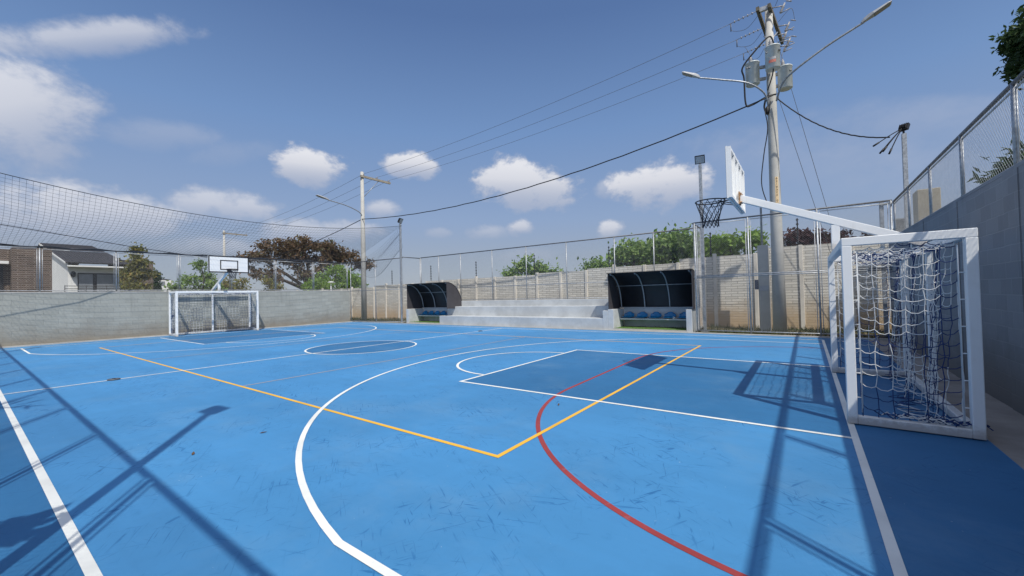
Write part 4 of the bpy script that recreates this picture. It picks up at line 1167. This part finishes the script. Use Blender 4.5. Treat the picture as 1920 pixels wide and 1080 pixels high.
b_c = plant('cypress', 'thin dark pointed cypress beyond the low wall', 'tree', (42, 8.95, 0),
      [(42, 8.95, 0.9 + .42 * i, .28 * (1 - i / 9), .26 * (1 - i / 9), .3, 8) for i in range(8)], M['lf_dark'], 0.16, 0.06, clump=0.09, seed=6, per=60, limbs=False)
plant('sparse_tree', 'sparse young green tree just beside the far backboard', 'tree', (32, 8.9, 0),
      [(32, 8.85, 4.1, .22, .22, .4, 7), (32, 9.35, 3.1, .4, .5, .45, 12), (32, 8.3, 3.0, .4, .42, .3, 9), (32, 7.7, 2.55, .3, .5, .3, 10), (32, 9.6, 2.5, .4, .5, .4, 12), (32, 8.8, 2.4, .4, .6, .4, 10)], M['lf_mid'], 0.19, 0.06, clump=0.16, seed=7, per=30)
plant('autumn_shrub', 'orange tinged shrub behind the crossbar of the far goal', 'shrub', (40, 13.4, 0),
      [(40, 13.4, 2.9, .5, .7, .7, 16), (40, 12.6, 2.7, .4, .6, .5, 10), (40, 14.2, 3.0, .4, .4, .7, 10)], M['lf_olive'], 0.2, 0.07, clump=0.2, seed=8, per=34)
plant('yellow_shrub', 'yellow green shrub below the left edge of the brown spreading tree', 'shrub', (38, 15.6, 0),
      [(38, 15.5, 2.9, .4, .45, .8, 14), (38, 16.2, 2.5, .4, .5, .5, 12)], M['lf_olive'], 0.18, 0.07, clump=0.18, seed=9, per=40)['label'] = 'yellow green shrub under the brown spreading tree'
plant('low_tree', 'low pale green tree rising over the cream wall above the bleachers', 'tree', (16.4, 24, 0),
      [(16.8, 24, 3.7, .9, .8, .6, 20), (15.3, 24, 3.3, .9, .8, .5, 18), (17.9, 24, 3.1, .8, .6, .4, 12), (14.6, 24, 3.1, .6, .6, .35, 9), (16.4, 24, 2.7, 1.8, 1, .5, 16)], M['lf_mid'], 0.26, 0.1, clump=0.24, seed=10, per=30)
plant('low_tree', 'small dark shrub rising over the cream wall left of the larger dugout', 'tree', (10.3, 22, 0),
      [(10.2, 22, 3.2, .6, .5, .45, 16), (10.8, 22, 3.05, .5, .4, .3, 8), (10.1, 22, 2.6, .9, .5, .4, 10)], M['lf_mid'], 0.22, 0.08, clump=0.2, seed=11, per=34)['label'] = 'small shrub topping the cream wall beside the larger dugout'
plant('broad_tree', 'leafy green tree over the cream wall above the larger dugout', 'tree', (8.4, 23, 0),
      [(8.5, 23, 3.9, .9, .9, .7, 30), (9.4, 23, 3.4, .6, .7, .5, 14), (7.6, 23, 3.7, .8, .8, .7, 22)], M['lf_mid'], 0.26, 0.12, clump=0.25, seed=12, per=46)
plant('broad_tree', 'tallest leafy green tree behind the left edge of the tall gate fence', 'tree', (6.1, 23, 0),
      [(6.2, 23, 4.2, 1.0, .9, .8, 36), (5.2, 23, 3.8, .8, .8, .7, 24), (6.9, 23, 3.6, .8, .8, .8, 24)], M['lf_mid'], 0.26, 0.13, clump=0.26, seed=13, per=46)
plant('broad_tree', 'leafy green tree over the cream wall between near hoop and thick pole', 'tree', (3.3, 23, 0),
      [(3.5, 23, 3.7, 1.0, .8, .7, 26), (2.4, 23, 3.9, .6, .6, .6, 14), (4.3, 23, 3.5, .7, .7, .7, 20)], M['lf_green'], 0.24, 0.12, clump=0.26, seed=14, per=38)
plant('red_tree', 'dark red leaved tree over the cream wall beside the thick pole', 'tree', (0.1, 23, 0),
      [(0.5, 23, 3.8, .5, .5, .5, 20), (-0.3, 23, 3.7, .5, .5, .4, 14), (-1.3, 23, 3.6, .6, .5, .4, 14), (-2.3, 23, 3.5, .5, .5, .4, 10)], M['lf_red'], 0.22, 0.10, clump=0.17, seed=15, per=40)
plant('overhanging_tree', 'dark leafy branches rising over the fence on the tall wall', 'tree', (-8.6, 21.4, 2.6),
      [(-6.5, 22.9, 10.6, .5, .6, .35, 20), (-6.5, 22.6, 9.9, .4, .45, .25, 10), (-6.6, 22.2, 9.2, .5, .6, .4, 16), (-7.4, 21.4, 10.6, 1.2, 1.2, 1.1, 50), (-6.7, 20.4, 10.2, 1.0, 1.3, 1.0, 36), (-6.6, 20.8, 8.4, 0.9, 1.2, .9, 30)], M['lf_dark'], 0.24, 0.2, clump=0.20, seed=16, per=60, droop=0.5, asp=0.45)
plant('wall_shrub', 'dark green shrub poking through the fence on the tall wall', 'shrub', (-2.6, 8.9, 2.6),
      [(-2.45, 9.1, 3.35, .25, .5, .3, 18), (-2.4, 9.6, 3.35, .2, .4, .12, 7), (-2.5, 8.3, 3.2, .3, .6, .35, 14)], M['lf_dark'], 0.16, 0.04, clump=0.12, seed=17, per=30, droop=0.1, asp=0.3)
plant('unseen_shrub', 'leafy shrub outside the near fence throwing frond shadows on the sideline', 'shrub', (7.0, -2.4, 0),
      [(7.35, -2.05, 4.85, .22, .12, .14, 5)], M['lf_dark'], 0.5, 0.03, clump=0.10, seed=18, per=5, asp=0.12)
plant('unseen_shrub', 'added leaf clump out of view that casts the dark blob by the floodlight shadow', 'shrub', (3.0, -1.7, 0),
      [(3.16, -1.38, 2.72, .16, .08, .08, 6)], M['lf_dark'], 0.15, 0.03, clump=0.07, seed=19, per=30, asp=0.7, limbs=False)  # unseen leaf clump, added only to cast the dark blob near the sideline

# rough grass along the back fence and the far wall foot
def grass(name, area, n, seed, h=0.16):
    rg = np.random.default_rng(seed); x0, x1, y0, y1 = area
    x = rg.uniform(x0, x1, n); y = rg.uniform(y0, y1, n)
    keep = (np.sin(x * 1.7 + y * 2.3) + np.sin(x * .6 - y * 3.1) + rg.normal(size=n) * .7) > -0.2
    x, y = x[keep], y[keep]; m = len(x); hh = h * (0.3 + rg.random(m)); a = rg.uniform(0, 6.28, m); w = 0.012
    bend = rg.normal(size=(m, 2)) * 0.06
    v = np.stack([np.stack([x - w * np.cos(a), y - w * np.sin(a), np.full(m, -.03)], 1), np.stack([x + w * np.cos(a), y + w * np.sin(a), np.full(m, -.03)], 1),
                  np.stack([x + bend[:, 0], y + bend[:, 1], hh], 1)], 1).reshape(-1, 3)
    me = bpy.data.meshes.new(name); me.from_pydata(v.tolist(), [], [(3 * i, 3 * i + 1, 3 * i + 2) for i in range(m)])
    me.materials.append(M['lf_grass']); o = bpy.data.objects.new(name, me); COL.objects.link(o); return tag(o, 'rough dry grass growing between the fences and the cream wall', 'grass', kind='stuff')
M['lf_grass'] = leaf_mat('dry_grass', (0.06, 0.085, 0.025), (0.10, 0.10, 0.04), (0.17, 0.13, 0.06))
grass('rough_grass', (-2, 30, 15.3, 18.45), 16000, 21)

# ------------------------------------------------------------------ houses beyond the far wall
M['brick'] = masonry('brown_brick_y', 'y', (0.105, 0.078, 0.062), (0.25, 0.21, 0.175), 0.50, 0.10, 0.016, var=0.35, bump=0.7)
M['white_render'] = concrete('white_render', (0.78, 0.79, 0.77), 0.06, 0.1)
M['glass'] = simple('curtained_glass', (0.20, 0.22, 0.24), 0.12, 0, 0.12, 2)
M['dark_frame'] = simple('dark_window_frame', (0.02, 0.02, 0.022), 0.5)
def roof_mat():
    m = NT('dark_tile_roof')
    w = m.n('ShaderNodeTexWave'); w.bands_direction = 'Y'; w.inputs['Scale'].default_value = 1.6; w.inputs['Distortion'].default_value = .6
    m.l(m.obj, w.inputs['Vector'])
    c = m.mix(w.outputs['Fac'], (0.014, 0.013, 0.014), (0.034, 0.031, 0.031)); c = m.mix(m.math('MULTIPLY', m.noise(3, 5), .4), c, (0.036, 0.033, 0.032))
    m.bump(w.outputs['Fac'], .5, .05); return m.done(c, .8)
M['roof'] = roof_mat()
t = thing('brick_tower', (31, 1, 0), 'brown brick tower block at the edge of the white house', 'building')
b = MB(); b.box(30, 31.5, 1.07, 2.30, 0, 4.32); b.build('wall', M['brick'], t)
b = MB(); b.box(31.0, 32.5, -6, 1.06, 0, 4.28); b.build('wall', M['brick'], t)
b = MB(); b.box(30.95, 30.99, -0.6, 0.86, 2.2, 3.5); b.build('window', M['dark_frame'], t)
b = MB(); b.box(30.4, 30.96, -4, 1.0, 3.55, 3.68); b.build('canopy_slab', M['white_render'], t)
t = thing('white_house', (38, 4, 0), 'white house with dark tiled gable roof and wide window', 'house')
b = MB(); b.box(37.0, 37.2, 3.76, 6.0, 0, 3.98); b.box(37.2, 49, 5.8, 6.0, 0, 3.9)
b.prism([(37.0, 3.6, 0), (49.0, 3.6, 0), (49.0, 3.6, 6.24), (37.0, 3.6, 4.12)], 0.155, (0, 1, 0)); b.build('wall', M['white_render'], t)
b = MB(); rq = lambda x: 4.06 + (x - 36.3) * 0.1795
b.prism([(36.3, 3.40, rq(36.3)), (49.2, 3.40, rq(49.2)), (49.2, 3.40, rq(49.2) + .16), (36.3, 3.40, rq(36.3) + .10)], 0.035, (0, 1, 0)); b.build('bargeboard', M['white_render'], t)
b = MB()
b.prism([(36.25, 3.42, rq(36.25) + .11), (49.25, 3.42, rq(49.25) + .17), (49.25, 6.35, rq(49.25) + .17), (36.25, 6.35, rq(36.25) + .11)], 0.08, (0, 0, -1))
b.add([(49.25, 3.42, rq(49.25) + .17), (62, 3.42, 4.2), (62, 6.35, 4.2), (49.25, 6.35, rq(49.25) + .17)], [(0, 1, 2, 3)]); b.build('roof', M['roof'], t)
b = MB(); b.box(36.30, 36.99, 3.5, 6.3, 3.90, 3.98); b.build('eave', M['white_render'], t)
f = MB()
f.box(36.94, 36.995, 4.0, 5.98, 2.0, 3.56); wo = f.build('window', M['dark_frame'], t)
for y0, y1 in ((4.05, 4.72), (4.84, 5.98)):
    g = MB(); g.box(36.925, 36.938, y0, y1 - .06, 2.05, 3.48); g.build('pane', M['glass'], wo)
b = MB()
for z in (2.55, 2.72): b.tube([(36.4, 3.4, z), (36.4, 6.1, z)], 0.02, 5)
for y in (3.4, 4.3, 5.2, 6.1): b.tube([(36.4, y, 1.9), (36.4, y, 2.75)], 0.02, 5)
b.build('balcony_rail', M['dark_frame'], t)
b = MB(); b.lathe((36.86, 3.80, 3.28), [(0.02, 0), (.10, .05), (.12, .28), (.05, .36)], 8); b.build('wall_lamp', M['dark_frame'], t)
t = thing('brick_block', (38.5, 7, 0), 'brown brick block behind the yellowing conical tree', 'building')
b = MB(); b.box(38, 42, 6.15, 7.83, 0, 4.5); b.build('wall', M['brick'], t)
b = MB(); b.box(37.98, 42.02, 6.13, 7.85, 4.5, 4.56); b.build('coping', M['roof'], t)
t = thing('white_building', (60, 14.5, 0), 'low white building in the distance beside the cypress', 'building')
b = MB(); b.box(60, 64, 13.1, 14.4, 0, 4.2); b.build('wall', M['white_render'], t)
b = MB(); b.box(61, 65, 12.3, 19.5, 0, 3.25); b.build('wall', M['white_render'], t)
b = MB(); b.box(59.97, 60.0, 13.2, 13.7, 3.55, 4.05); b.build('window', M['glass'], t)
b = MB(); b.lathe((61.5, 14.0, 4.2), [(0.75, 0), (.6, .12), (.2, .2), (0, .22)], 14); b.build('roof_dome', M['roof'], t)
t = thing('garden_lamp', (33, 19.0, 0), 'small white garden lamp post beside the bright green shrub', 'lamp post')
b = MB(); b.tube([(33, 18.3, 0), (33, 18.3, 2.95)], 0.03, 6); b.build('post', M['white_steel'], t)
b = MB(); b.lathe((33, 18.3, 2.95), [(.10, 0), (.26, .02), (.24, .07), (.05, .10)], 10); b.build('lamp_head', M['white_steel'], t)
